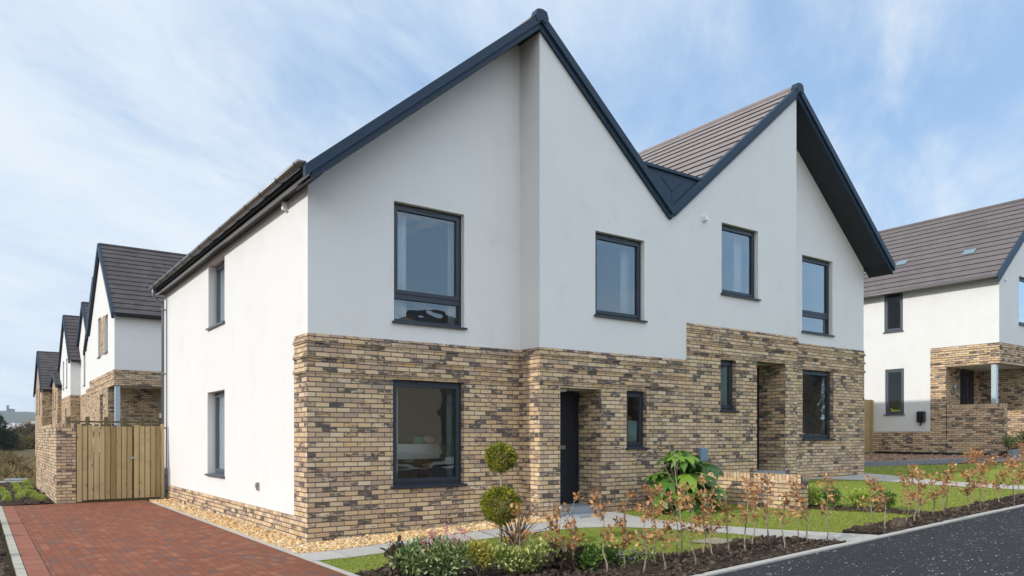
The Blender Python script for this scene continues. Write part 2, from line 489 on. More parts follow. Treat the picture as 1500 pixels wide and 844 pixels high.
M['bluevent'] = mat_plain('roof_vent_blue_grey', (.17, .235, .27), 0.5, 0.0, 0.5, 0.05, 3.0)
M['toygreen'] = mat_plain('green_box', (.03, .30, .14), 0.5, 0, 0.5, 0.05)
M['toyyellow'] = mat_plain('yellow_plastic', (.75, .65, .03), 0.4, 0, 0.5, 0.05)
M['toyred'] = mat_plain('red_plastic', (.5, .06, .03), 0.4, 0, 0.5, 0.05)
M['cream'] = mat_plain('cream_cloth', (.55, .50, .38), 0.8, 0, 0.3, 0.1)
M['table'] = mat_plain('reflection_white', (.62, .64, .66), 0.5, 0, 0.4, 0.04)

# ------------------------------------------------------------------ mesh helpers
class MB:
    def __init__(self):
        self.v, self.f, self.mi = [], [], []

    def add(self, vs, fs, mi=0):
        b = len(self.v)
        self.v += [tuple(p) for p in vs]
        self.f += [tuple(b + i for i in q) for q in fs]
        self.mi += [mi] * len(fs)
        return self

    def box(self, x0, x1, y0, y1, z0, z1, mi=0):
        vs = [(x, y, z) for x in (x0, x1) for y in (y0, y1) for z in (z0, z1)]
        return self.add(vs, [(0, 1, 3, 2), (4, 6, 7, 5), (0, 4, 5, 1), (2, 3, 7, 6), (0, 2, 6, 4), (1, 5, 7, 3)], mi)

    def hexa(self, a, b, mi=0):
        """two quads (4 points each) joined into a solid"""
        return self.add(list(a) + list(b), [(0, 1, 2, 3), (7, 6, 5, 4), (0, 4, 5, 1), (1, 5, 6, 2), (2, 6, 7, 3), (3, 7, 4, 0)], mi)

    def panel(self, axis, c, t, outline, holes=(), mi=0):
        """solid wall panel in the plane axis=c, thickness t along +axis (t may be negative)"""
        loops = [list(outline)] + [[(a0, z0), (a1, z0), (a1, z1), (a0, z1)] for a0, a1, z0, z1 in holes]
        P = (lambda a, z, d: (a, c + d, z)) if axis == 'y' else (lambda a, z, d: (c + d, a, z))
        flat = [p for l in loops for p in l]
        tris = tessellate_polygon([[Vector((a, z, 0)) for a, z in l] for l in loops])
        n = len(flat)
        vs = [P(a, z, 0) for a, z in flat] + [P(a, z, t) for a, z in flat]
        fs = []
        for tr in tris:
            fs.append(tuple(tr))
            fs.append(tuple(n + i for i in reversed(tr)))
        o = 0
        for l in loops:
            k = len(l)
            for i in range(k):
                j = (i + 1) % k
                fs.append((o + i, o + j, n + o + j, n + o + i))
            o += k
        return self.add(vs, fs, mi)

    def prism(self, poly, axis, c0, c1, mi=0):
        return self.panel(axis, c0, c1 - c0, poly, (), mi)

    def tube(self, pts, radii, sides=6, mi=0, cap=True):
        pts = [Vector(p) for p in pts]
        if not hasattr(radii, '__len__'):
            radii = [radii] * len(pts)
        rings = []
        up = Vector((0.13, 0.21, 1)).normalized()
        for i, p in enumerate(pts):
            d = (pts[min(i + 1, len(pts) - 1)] - pts[max(i - 1, 0)]).normalized()
            s = d.cross(up)
            if s.length < 0.05:
                s = d.cross(Vector((1, 0, 0)))
            s.normalize()
            q = s.cross(d)
            rings.append([p + (s * math.cos(2 * math.pi * k / sides) + q * math.sin(2 * math.pi * k / sides)) * radii[i] for k in range(sides)])
        vs = [v for r in rings for v in r]
        fs = []
        for i in range(len(pts) - 1):
            for k in range(sides):
                k2 = (k + 1) % sides
                fs.append((i * sides + k, i * sides + k2, (i + 1) * sides + k2, (i + 1) * sides + k))
        if cap:
            fs.append(tuple(range(sides))[::-1])
            fs.append(tuple((len(pts) - 1) * sides + k for k in range(sides)))
        return self.add(vs, fs, mi)

    def ring(self, axis, c, t, a0, a1, z0, z1, w, wt=None, wb=None, mi=0):
        """rectangular frame"""
        wt = w if wt is None else wt
        wb = w if wb is None else wb
        return self.panel(axis, c, t, [(a0, z0), (a1, z0), (a1, z1), (a0, z1)], [(a0 + w, a1 - w, z0 + wb, z1 - wt)], mi)


def link(o, parent=None):
    COL.objects.link(o)
    if parent is not None:
        o.parent = parent
        o.matrix_parent_inverse = parent.matrix_basis.inverted() if parent.type == 'EMPTY' else Matrix.Identity(4)
    return o


def mesh_obj(name, mb, mats, parent=None, smooth=False, bevel=0.0):
    me = bpy.data.meshes.new(name)
    me.from_pydata(mb.v, [], mb.f)
    mats = mats if isinstance(mats, (list, tuple)) else [mats]
    for m in mats:
        me.materials.append(m)
    if len(mats) > 1:
        me.polygons.foreach_set('material_index', mb.mi)
    bm = bmesh.new()
    bm.from_mesh(me)
    bmesh.ops.recalc_face_normals(bm, faces=bm.faces)
    bm.to_mesh(me)
    bm.free()
    if smooth:
        me.shade_smooth()
    o = bpy.data.objects.new(name, me)
    link(o, parent)
    if bevel:
        b = o.modifiers.new('bevel', 'BEVEL')
        b.width = bevel
        b.segments = 1
        b.limit_method = 'ANGLE'
    return o


def cloud_obj(name, tv, tf, Rm, T, mats, parent=None, smooth=False):
    """many transformed copies of one small template in one mesh (leaves, stones, blades)"""
    tv = np.asarray(tv, float)
    N, nv, nf = len(T), len(tv), len(tf)
    V = np.einsum('nij,vj->nvi', Rm, tv) + T[:, None, :]
    k = len(tf[0])
    F = (np.asarray(tf)[None] + (np.arange(N) * nv)[:, None, None]).reshape(-1)
    me = bpy.data.meshes.new(name)
    me.vertices.add(N * nv)
    me.vertices.foreach_set('co', V.reshape(-1))
    me.loops.add(len(F))
    me.loops.foreach_set('vertex_index', F.astype(np.int32))
    me.polygons.add(N * nf)
    me.polygons.foreach_set('loop_start', (np.arange(N * nf) * k).astype(np.int32))
    if smooth:
        me.polygons.foreach_set('use_smooth', np.ones(N * nf, bool))
    me.update(calc_edges=True)
    me.validate()
    for m in (mats if isinstance(mats, (list, tuple)) else [mats]):
        me.materials.append(m)
    o = bpy.data.objects.new(name, me)
    return link(o, parent)


def frames(d, nrm, sx, sy, sz):
    """rotation-scale matrices with y along d and z near nrm"""
    d = d / np.linalg.norm(d, axis=1, keepdims=True)
    s = np.cross(d, nrm)
    ln = np.linalg.norm(s, axis=1, keepdims=True)
    s = np.where(ln < 1e-4, np.array([[1.0, 0, 0]]), s / np.maximum(ln, 1e-4))
    n = np.cross(s, d)
    return np.stack([s * np.reshape(sx, (-1, 1)), d * np.reshape(sy, (-1, 1)), n * np.reshape(sz, (-1, 1))], axis=2)


LEAF_V = [(0, 0, 0), (-.28, .38, .10), (.28, .38, .10), (0, .45, 0), (-.2, .75, .04), (.2, .75, .04), (0, 1, -.10)]
LEAF_F = [(0, 3, 1), (0, 2, 3), (1, 3, 4), (3, 2, 5), (3, 6, 4), (3, 5, 6)]
BLADE_V = [(-.5, 0, 0), (.5, 0, 0), (.2, .6, .1), (-.2, .6, .1), (0, 1, .35)]
BLADE_F = [(0, 1, 2), (0, 2, 3), (3, 2, 4)]


def unit(n):
    v = rng.normal(size=(n, 3))
    return v / np.linalg.norm(v, axis=1, keepdims=True)


def ico():
    bm = bmesh.new()
    bmesh.ops.create_icosphere(bm, subdivisions=1, radius=0.5)
    v = [tuple(p.co) for p in bm.verts]
    f = [tuple(q.index for q in p.verts) for p in bm.faces]
    bm.free()
    v = [tuple(c * (1 + 0.22 * math.sin(17 * i + 5 * k)) for k, c in enumerate(p)) for i, p in enumerate(v)]
    return v, f
ICO_V, ICO_F = ico()


def thing(name, label, cat, loc=(0, 0, 0), group=None, kind=None):
    o = bpy.data.objects.new(name, None)
    o.empty_display_size = 0.2
    COL.objects.link(o)
    o.location = loc
    tag(o, label, cat, group, kind)
    return o


def tag(o, label=None, cat=None, group=None, kind=None):
    if label:
        o['label'] = label
    if cat:
        o['category'] = cat
    if group:
        o['group'] = group
    if kind:
        o['kind'] = kind
    return o


def sstep(x, a, b):
    t = min(1.0, max(0.0, (x - a) / (b - a)))
    return t * t * (3 - 2 * t)


def G(x, y):
    g = 0.04 * min(max(x, 0.0), 60.0)
    g += 0.20 * math.exp(-((x - 10.6) / 1.9) ** 2) * sstep(y, -3.4, -1.0) * (1 - sstep(y, 2, 5))
    g += 1.0 * sstep(y, 13.0, 19.5) * sstep(x, -1.7, -0.4) * (1 - sstep(y, 42.0, 49.0)) * (1 - sstep(x, 14, 22))
    return g


def sheet(name, poly, off, mat, parent=None, step=0.5, kind='structure', thick=0.0, jitter=None, label=None, cat=None):
    """a patch of ground that follows the terrain, off metres above it"""
    bm = bmesh.new()
    vs = [bm.verts.new((x, y, 0)) for x, y in poly]
    tris = tessellate_polygon([[Vector((x, y, 0)) for x, y in poly]])
    for t in tris:
        try:
            bm.faces.new([vs[i] for i in t])
        except ValueError:
            pass
    xs = [p[0] for p in poly]
    ys = [p[1] for p in poly]
    k = math.floor(min(xs) / step) + 1
    while k * step < max(xs):
        bmesh.ops.bisect_plane(bm, geom=bm.verts[:] + bm.edges[:] + bm.faces[:], plane_co=(k * step, 0, 0), plane_no=(1, 0, 0))
        k += 1
    k = math.floor(min(ys) / step) + 1
    while k * step < max(ys):
        bmesh.ops.bisect_plane(bm, geom=bm.verts[:] + bm.edges[:] + bm.faces[:], plane_co=(0, k * step, 0), plane_no=(0, 1, 0))
        k += 1
    bmesh.ops.recalc_face_normals(bm, faces=bm.faces)
    if bm.faces and sum(f.normal.z * f.calc_area() for f in bm.faces) < 0:
        bmesh.ops.reverse_faces(bm, faces=bm.faces)
    for v in bm.verts:
        v.co.z = G(v.co.x, v.co.y) + off
        if jitter and not v.is_boundary:
            v.co.z += jitter(v.co.x, v.co.y)
    if thick:
        r = bmesh.ops.extrude_face_region(bm, geom=bm.faces[:])
        bmesh.ops.translate(bm, vec=(0, 0, thick), verts=[e for e in r['geom'] if isinstance(e, bmesh.types.BMVert)])
        bmesh.ops.recalc_face_normals(bm, faces=bm.faces)
    me = bpy.data.meshes.new(name)
    bm.to_mesh(me)
    bm.free()
    me.materials.append(mat)
    o = bpy.data.objects.new(name, me)
    link(o, parent)
    return tag(o, label, cat, None, kind)


def in_poly(x, y, poly):
    c = False
    j = len(poly) - 1
    for i in range(len(poly)):
        xi, yi = poly[i]
        xj, yj = poly[j]
        if (yi > y) != (yj > y) and x < (xj - xi) * (y - yi) / (yj - yi) + xi:
            c = not c
        j = i
    return c


def scatter(poly, n):
    xs = [p[0] for p in poly]
    ys = [p[1] for p in poly]
    out = []
    while len(out) < n:
        x = rng.uniform(min(xs), max(xs), 512)
        y = rng.uniform(min(ys), max(ys), 512)
        out += [(a, b) for a, b in zip(x, y) if in_poly(a, b, poly)]
    return np.array(out[:n])


def pebbles(name, poly, n, size, mat, off=0.0, squash=0.6, spread=0.5, kind='stuff'):
    P = scatter(poly, n)
    s = size * np.exp(rng.normal(0, spread, n)) * 1.0
    Z = np.array([G(a, b) for a, b in P]) + off + s * 0.15
    T = np.column_stack([P, Z])
    Rm = frames(unit(n) * [1, 1, .35], unit(n) * .4 + [0, 0, 1], s, s * rng.uniform(.8, 1.4, n), s * squash)
    return tag(cloud_obj(name, ICO_V, ICO_F, Rm, T, mat), None, None, None, kind)


def grassblades(name, poly, n, h=0.035, w=0.008, off=0.0):
    P = scatter(poly, n)
    Z = np.array([G(a, b) for a, b in P]) + off
    T = np.column_stack([P, Z])
    d = unit(n) * [.75, .75, .2] + [0, 0, 1]
    hh = h * rng.uniform(.5, 1.3, n)
    Rm = frames(d, unit(n), np.full(n, w), hh, hh)
    return tag(cloud_obj(name, BLADE_V, BLADE_F, Rm, T, M['blade']), None, None, None, 'stuff')


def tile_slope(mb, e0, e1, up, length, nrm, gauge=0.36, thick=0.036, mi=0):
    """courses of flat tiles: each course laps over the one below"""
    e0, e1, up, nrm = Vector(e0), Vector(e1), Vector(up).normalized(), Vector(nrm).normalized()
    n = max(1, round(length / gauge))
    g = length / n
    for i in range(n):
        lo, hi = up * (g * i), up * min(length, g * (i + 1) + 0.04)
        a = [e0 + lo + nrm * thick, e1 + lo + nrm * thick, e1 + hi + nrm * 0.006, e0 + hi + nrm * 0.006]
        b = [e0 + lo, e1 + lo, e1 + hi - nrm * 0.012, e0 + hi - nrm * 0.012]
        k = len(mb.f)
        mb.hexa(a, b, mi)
        mb.mi[k + 2] = 2                       # front edge of each course, shadow line painted in as dark brown


# ------------------------------------------------------------------ window kit
def window(parent, axis, c, sgn, a0, a1, z0, z1, transom=None, setback=0.10, fmat='frame', gmat='glass', sill=True, flip=False, wtop=0.105, vent=True):
    """a framed window in the opening (a0..a1, z0..z1) of the wall face axis=c; sgn = direction into the wall"""
    f = M[fmat]
    c0 = c + sgn * setback
    fr = MB()
    fr.ring(axis, c0, sgn * 0.07, a0 + .002, a1 - .002, z0 + .002, z1 - .002, 0.05, wtop * 0.55, 0.055)
    if transom:
        fr.panel(axis, c0 - sgn * .004, sgn * 0.07, [(a0 + .05, transom - .045), (a1 - .05, transom - .045), (a1 - .05, transom + .045), (a0 + .05, transom + .045)])
    o = mesh_obj('window', fr, f, parent)
    zb = z0 + .055
    if transom:
        zb = transom + .045
    sa = MB()
    sa.ring(axis, c0 - sgn * .018, sgn * 0.06, a0 + .046, a1 - .046, zb - .004, z1 - wtop * .55 + .004, 0.06, 0.055, 0.06)
    mesh_obj('sash', sa, f, o)
    if vent:
        v = MB()
        m = (a0 + a1) / 2
        w = min(0.2, (a1 - a0) * .28)
        v.panel(axis, c0 - sgn * .032, sgn * .03, [(m - w, z1 - .060), (m + w, z1 - .060), (m + w, z1 - .038), (m - w, z1 - .038)])
        mesh_obj('trickle_vent', v, f, o)
    def pane(x0, x1, y0, y1, d):
        p = MB()
        q = [(x0, y0), (x1, y0), (x1, y1), (x0, y1)]
        P = (lambda a, z: (a, c0 + sgn * d, z)) if axis == 'y' else (lambda a, z: (c0 + sgn * d, a, z))
        p.add([P(a, z) for a, z in q], [(0, 1, 2, 3)])
        mesh_obj('pane', p, M[gmat], o)
    pane(a0 + .10, a1 - .10, zb + .05, z1 - wtop * .55 - .05, .02)
    if transom:
        pane(a0 + .045, a1 - .045, z0 + .05, transom - .040, .035)
    if sill:
        s = MB()
        lo, hi = a0 - .035, a1 + .035
        def Q(a, d, z):
            return (a, c + sgn * d, z) if axis == 'y' else (c + sgn * d, a, z)
        # front upstand in front of the wall face, sloping top inside the reveal
        A = [Q(lo, -.055, z0 - .032), Q(lo, -.055, z0 - .002), Q(hi, -.055, z0 - .002), Q(hi, -.055, z0 - .032)]
        B = [Q(lo, -.004, z0 - .032), Q(lo, -.004, z0 + .006), Q(hi, -.004, z0 + .006), Q(hi, -.004, z0 - .032)]
        s.hexa(A, B)
        A = [Q(a0 + .003, -.004, z0 - .020), Q(a0 + .003, -.004, z0 + .006), Q(a1 - .003, -.004, z0 + .006), Q(a1 - .003, -.004, z0 - .020)]
        B = [Q(a0 + .003, setback - .002, z0 + .002), Q(a0 + .003, setback - .002, z0 + .018), Q(a1 - .003, setback - .002, z0 + .018), Q(a1 - .003, setback - .002, z0 + .002)]
        s.hexa(A, B)
        mesh_obj('sill', s, f, o)
    return o


def curtain(label, axis, c, a0, a1, z0, z1, mat='curtain', waves=6, group='curtains behind the windows'):
    mb = MB()
    n = waves * 8
    top, bot = [], []
    for i in range(n + 1):
        a = a0 + (a1 - a0) * i / n
        d = 0.025 * math.sin(i / n * waves * 2 * math.pi) + 0.012 * math.sin(i * 1.7)
        P = (a, c + d) if axis == 'y' else (c + d, a)
        top.append((P[0], P[1], z1))
        bot.append((P[0], P[1], z0))
    m = n + 1
    mb.add(top + bot, [(i, i + 1, m + i + 1, m + i) for i in range(n)])
    o = mesh_obj('curtain', mb, M[mat], None, True)
    s = o.modifiers.new('thickness', 'SOLIDIFY')
    s.thickness = 0.004
    return tag(o, label, 'curtain', group)

# ------------------------------------------------------------------ constants of the pair
W, P_, E_ = 3.875, 7.577, 15.154          # return corner, party line, right end
D = 0.59                                   # forward projection
XL, ZL, XR, ZR, SL = 3.84, 8.83, 11.25, 9.60, 0.84
XV = (ZL + SL * XL - ZR + SL * XR) / (2 * SL)   # valley
UP = 0.745                                 # right house stands higher
ztL = lambda x: ZL - SL * abs(x - XL)
ztR = lambda x: ZR - SL * abs(x - XR)
BD = 0.27                                  # depth of the verge below the roof line
YB = 10.2                                  # back wall
YV = -0.70                                 # verge front


def soldier_courses(mb, spans, top):
    """three single courses standing slightly proud of the brick face, as in the corbelled band"""
    for k in (2, 5, 8):
        z0 = top - k * .075 + .010
        for s in spans:
            axis, c, a0, a1 = s
            t = .023
            if axis == 'y':
                mb.box(a0, a1, c - t, c + .02, z0, z0 + .064)
            else:
                mb.box(c - t, c + .02, a0, a1, z0, z0 + .064)


def build_left_house():
    h = thing('semi_detached_house', 'near left house of the white and brick pair, beside the red block driveway', 'house', (0, 0, 0), 'white rendered gabled houses')
    k = .012
    b = MB()
    # front, recessed bay
    b.panel('y', -k, .29, [(-k, -.3), (W - k, -.3), (W - k, 3.13), (-k, 3.13)], [(1.385, 2.712, .80, 2.505)])
    # return
    b.panel('x', W - k, .28, [(-D - k + .29, -.3), (-k - .001, -.3), (-k - .001, 3.13), (-D - k + .29, 3.13)])
    # forward bay with door recess and slim window
    b.panel('y', -D - k, .29, [(W - k, -.3), (P_ - .003, -.3), (P_ - .003, 3.13), (W - k, 3.13)], [(4.32, 5.28, -.28, 2.455), (5.92, 6.45, 1.385, 2.46)])
    # door recess cheeks
    b.box(5.284, 5.50, -D - k + .291, .25, -.3, 2.60)
    b.box(4.10, 4.316, -D - k + .291, .25, -.3, 2.60)
    # side: corner return and plinth
    b.panel('x', -k, .28, [(.279, -.3), (YB, -.3), (YB, .372), (.555, .372), (.555, 3.13), (.279, 3.13)])
    mesh_obj('brick_wall', b, M['brick'], h)
    s = MB()
    soldier_courses(s, [('y', -k, -k - .023, W - k - .001), ('x', W - k, -D - k - .023, -k - .031), ('y', -D - k, W - k + .021, P_ - .004), ('x', -k, .021, .553)], 3.13)
    mesh_obj('corbel_course', s, M['brick'], h)
    r = MB()
    top = lambda x: ztL(x) - .14
    r.panel('y', 0, .29, [(0, 3.131), (W, 3.131), (W, top(W)), (XL, top(XL)), (0, top(0))], [(1.41, 2.722, 3.43, 5.345)])
    r.panel('x', W, .12, [(-D + .30, 3.131), (-.001, 3.131), (-.001, top(W + .12) - .01), (-D + .30, top(W + .12) - .01)])
    r.panel('y', -D, .299, [(W, 3.131), (P_ - .002, 3.131), (P_ - .002, ztR(P_) - .14), (XV, ztL(XV) - .14), (W, top(W))], [(5.15, 6.40, 3.805, 5.335)])
    r.panel('x', 0, .28, [(.556, .374), (YB, .374), (YB, 5.46), (.291, 5.46), (.291, 3.132), (.556, 3.132)], [(4.58, 5.85, 3.875, 5.20), (4.58, 5.93, .81, 2.53)])
    r.panel('y', YB, .25, [(0, -.3), (P_, -.3), (P_, ztL(XV) - .16), (XL, top(XL)), (0, top(0))])
    mesh_obj('render_wall', r, M['render'], h)
    bead = MB()
    bead.box(W - .012, W - .001, -.014, -.001, 3.135, ztL(W) - .3)
    mesh_obj('corner_bead', bead, M['white_plastic'], h)
    bead = MB()
    bead.box(P_ - .012, P_ - .003, -D - .004, -D - .0005, 3.135, 5.7)
    mesh_obj('corner_bead', bead, M['white_plastic'], h)
    # inside
    i = MB()
    i.box(.285, P_ - .02, .33, YB - .01, .30, .36)
    i.box(.285, P_ - .02, .33, YB - .01, 2.72, 3.02)
    i.box(.285, P_ - .02, 3.9, 4.0, .37, 2.71)
    i.box(.285, P_ - .02, 3.9, 4.0, 3.03, 5.3)
    i.box(3.95, 4.05, .34, 3.89, .37, 2.71)
    i.box(3.95, 4.05, .34, 3.89, 3.03, 5.3)
    i.box(.285, P_ - .02, .33, YB - .01, 5.50, 5.56)
    i.box(P_ - .10, P_ - .03, -.25, YB - .01, .30, 5.9)
    mesh_obj('interior', i, M['interior'], h)
    window(h, 'y', 0, 1, 1.41, 2.722, 3.43, 5.345, 3.855)
    window(h, 'y', -k, 1, 1.385, 2.712, .80, 2.505)
    window(h, 'y', -D, 1, 5.15, 6.40, 3.805, 5.335)
    window(h, 'y', -D - k, 1, 5.92, 6.45, 1.385, 2.46, vent=False)
    window(h, 'x', 0, 1, 4.58, 5.85, 3.875, 5.20, setback=.16, fmat='frame_grey', vent=True)
    window(h, 'x', 0, 1, 4.58, 5.93, .81, 2.53, setback=.16, fmat='frame_grey', vent=True)
    door(h, 4.32, 5.28, .02, .34, 2.455)
    # roof
    t = MB()
    ry0, ry1 = YV + .035, YB + .4
    u = Vector((1, 0, SL)).normalized()
    nl = Vector((-SL, 0, 1)).normalized()
    x0 = -.205
    tile_slope(t, (x0, ry0, ztL(x0) - .05), (x0, ry1, ztL(x0) - .05), u, (XL - x0) / u.x, nl)
    x1 = XV
    u2 = Vector((-1, 0, SL)).normalized()
    nr = Vector((SL, 0, 1)).normalized()
    tile_slope(t, (x1, ry1, ztL(x1) - .05), (x1, ry0, ztL(x1) - .05), u2, (x1 - XL) / u.x, nr)
    t.tube([(XL, ry0 + .02, ZL - .045), (XL, ry1, ZL - .045)], .075, 8)
    dk = lambda x: ztL(x) - .07
    t.prism([(x0 + .06, dk(x0 + .06)), (XL, dk(XL)), (XV - .01, dk(XV - .01)), (XV - .01, dk(XV - .01) - .10), (XL, dk(XL) - .10), (x0 + .06, dk(x0 + .06) - .10)], 'y', .30, ry1 - .02, 1)
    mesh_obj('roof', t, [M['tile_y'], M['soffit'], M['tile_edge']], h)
    verge(h, XL, ZL, -.29, XV, ztL)
    # eaves: fascia, soffit board, gutter
    e = MB()
    e.box(-.150, -.125, YV + .102, YB + .3, 5.335, 5.46)
    e.box(-.229, -.208, YV + .102, YB + .3, 5.350, 5.420)
    mesh_obj('fascia', e, M['soffit'], h)
    e = MB()
    e.box(-.206, -.151, YV + .102, YB + .3, 5.352, 5.362)
    e.box(-.160, -.006, YV + .102, YB + .3, 5.305, 5.332)
    mesh_obj('eaves_soffit', e, M['soffit'], h)
    e = MB()
    e.box(-.190, -.161, -.59, YB + .3, 5.262, 5.306)
    mesh_obj('drip_trim', e, M['gutter'], h)
    g = MB()
    gutter(g, -.300, YV + .12, YB + .3, 5.445, .066)
    go = mesh_obj('gutter', g, M['gutter'], h, True)
    br = MB()
    y = YV + .25
    while y < YB + .2:
        br = MB()
        strap(br, -.300, y, 5.445, .074)
        mesh_obj('gutter_bracket', br, M['frame'], go)
        y += .80
    p = MB()
    gy = YB + .02
    p.tube([(-.305, gy, 5.40), (-.305, gy, 5.26), (-.285, gy, 5.20), (-.11, gy - .0, 4.98), (-.075, gy, 4.90), (-.075, gy, .02)], .036, 10)
    for z in (4.85, 3.2, 1.8, .55):
        p.tube([(-.075, gy, z), (-.075, gy, z + .05)], .045, 10)
        p.box(-.07, 0, gy - .015, gy + .015, z + .01, z + .04)
    mesh_obj('downpipe', p, M['pipe'], h, True)
    p = MB()
    p.tube([(-.03, YB - .22, 5.15), (-.03, YB - .22, .30)], .014, 6)
    mesh_obj('vent_pipe', p, M['pipe'], h)
    # small fittings on the walls
    f = MB()
    f.box(-.012, 0, .84, .95, 5.13, 5.30)
    f.box(-.085, -.012, .855, .935, 5.16, 5.28)
    mesh_obj('sensor_box', f, M['white_plastic'], h, False, .008)
    f = MB()
    f.box(-.03, .0, 2.33, 2.43, .66, .80)
    f.box(-.05, -.03, 2.345, 2.415, .70, .785)
    mesh_obj('outside_socket', f, M['steel'], h, False, .006)
    vent(h, 6.64, -D - k, 2.80)
    for x, y, z in ((4.94, -D, 5.53), (5.50, -D, 5.53), (5.97, -D, 5.53), (6.34, -D, 5.53), (3.03, 0, 4.95), (3.30, 0, 4.95)):
        f = MB()
        f.box(x - .010, x + .010, y - .012, y, z, z + .10)
        mesh_obj('weep_vent', f, M['white_plastic'], h)
    f = MB()
    f.box(4.45, 4.62, -.42, -.25, 2.40, 2.452)
    mesh_obj('porch_light', f, M['white_plastic'], h, False, .01)
    f = MB()
    f.box(4.10, 5.50, -D + .29, .26, 2.456, 2.60)
    mesh_obj('porch_soffit', f, M['render'], h)
    f = MB()
    f.box(6.80, 6.98, -D - k - .11, -D - k - .001, .42, .66)
    f.box(6.86, 6.92, -D - k - .07, -D - k - .02, .26, .42)
    mesh_obj('meter_box', f, M['greybox'], h, False, .012)
    return h


def door(h, x0, x1, y, z0, z1):
    f = MB()
    f.ring('y', y, .06, x0 + .002, x1 - .002, z0, z1 - .03, .055, .06, .03)
    o = mesh_obj('door', f, M['door'], h)
    l = MB()
    l.panel('y', y + .012, .045, [(x0 + .058, z0 + .032), (x1 - .058, z0 + .032), (x1 - .058, z1 - .092), (x0 + .058, z1 - .092)])
    m = (x0 + x1) / 2
    for a in (-.19, .0, .19):
        l.box(m + a - .003, m + a + .003, y + .006, y + .013, z0 + .2, z1 - .2)
    mesh_obj('door_leaf', l, M['door'], o)
    l = MB()
    l.box(m - .15, m + .15, y - .006, y + .0115, z0 + 1.02, z0 + 1.09)
    mesh_obj('letter_plate', l, M['steel'], o)
    s = MB()
    s.box(x0 - .02 + .022, x1 - .002, -D - .02, .08, z0 - .6, z0 - .002)
    s.box(x0 + .1, x1 + .25, -D - .42, -D - .021, z0 - .6, z0 - .12)
    mesh_obj('door_step', s, M['step'], o)


def vent(h, x, y, z):
    f = MB()
    f.ring('y', y - .012, .02, x - .085, x + .085, z - .075, z + .075, .03)
    for k in range(3):
        f.box(x - .055, x + .055, y - .008, y - .001, z - .04 + k * .03, z - .028 + k * .03)
    mesh_obj('wall_vent', f, M['vent_buff'], h)


def gutter(g, x, y0, y1, z, r):
    n = 8
    prof = [(x + r * math.cos(math.pi + math.pi * i / n), z + r * math.sin(math.pi + math.pi * i / n)) for i in range(n + 1)]
    inner = [(x + (r - .006) * math.cos(math.pi + math.pi * i / n), z + (r - .006) * math.sin(math.pi + math.pi * i / n)) for i in range(n, -1, -1)]
    g.prism(prof + inner, 'y', y0, y1)
    full = [(x - r, z), *prof[1:-1], (x + r, z)]
    g.prism(full, 'y', y0 - .008, y0)


def strap(g, x, y, z, r):
    n = 8
    prof = [(x + r * math.cos(math.pi + math.pi * i / n), z + r * math.sin(math.pi + math.pi * i / n)) for i in range(n + 1)]
    inner = [(x + (r - .006) * math.cos(math.pi + math.pi * i / n), z + (r - .006) * math.sin(math.pi + math.pi * i / n)) for i in range(n, -1, -1)]
    g.prism(prof + inner, 'y', y - .014, y + .014)


def verge(h, xc, zc, xa, xb, zt, soff=(True, True)):
    """two-step navy verge along both slopes, dark soffit behind it"""
    c = MB()
    for x0, x1 in ((xa, xc), (xc, xb)):
        q = [(x0, zt(x0) + .004), (x1, zt(x1) + .004), (x1, zt(x1) - .165), (x0, zt(x0) - .165)]
        c.prism(q, 'y', YV, YV + .10)
    o = mesh_obj('verge_cap', c, M['navy'], h)
    a = MB()
    a.prism([(xc - .14, zc - .10), (xc - .10, zc + .012), (xc, zc + .035), (xc + .10, zc + .012), (xc + .14, zc - .10), (xc + .10, zc - .19), (xc, zc - .15), (xc - .10, zc - .19)], 'y', YV - .015, YV + .14)
    mesh_obj('ridge_cap', a, M['navy'], o)
    b = MB()
    for x0, x1 in ((xa + .11, xc), (xc, xb - .02)):
        q = [(x0, zt(x0) - .166), (x1, zt(x1) - .166), (x1, zt(x1) - BD), (x0, zt(x0) - BD)]
        b.prism(q, 'y', YV + .05, YV + .10)
    mesh_obj('bargeboard', b, M['navy'], h)
    s = MB()
    for x0, x1 in ((xa + .12, xc), (xc, xb - .03)):
        q = [(x0, zt(x0) - BD + .035), (x1, zt(x1) - BD + .035), (x1, zt(x1) - BD + .005), (x0, zt(x0) - BD + .005)]
        s.prism(q, 'y', YV + .101, -.002)
    mesh_obj('soffit', s, M['soffit'], h)


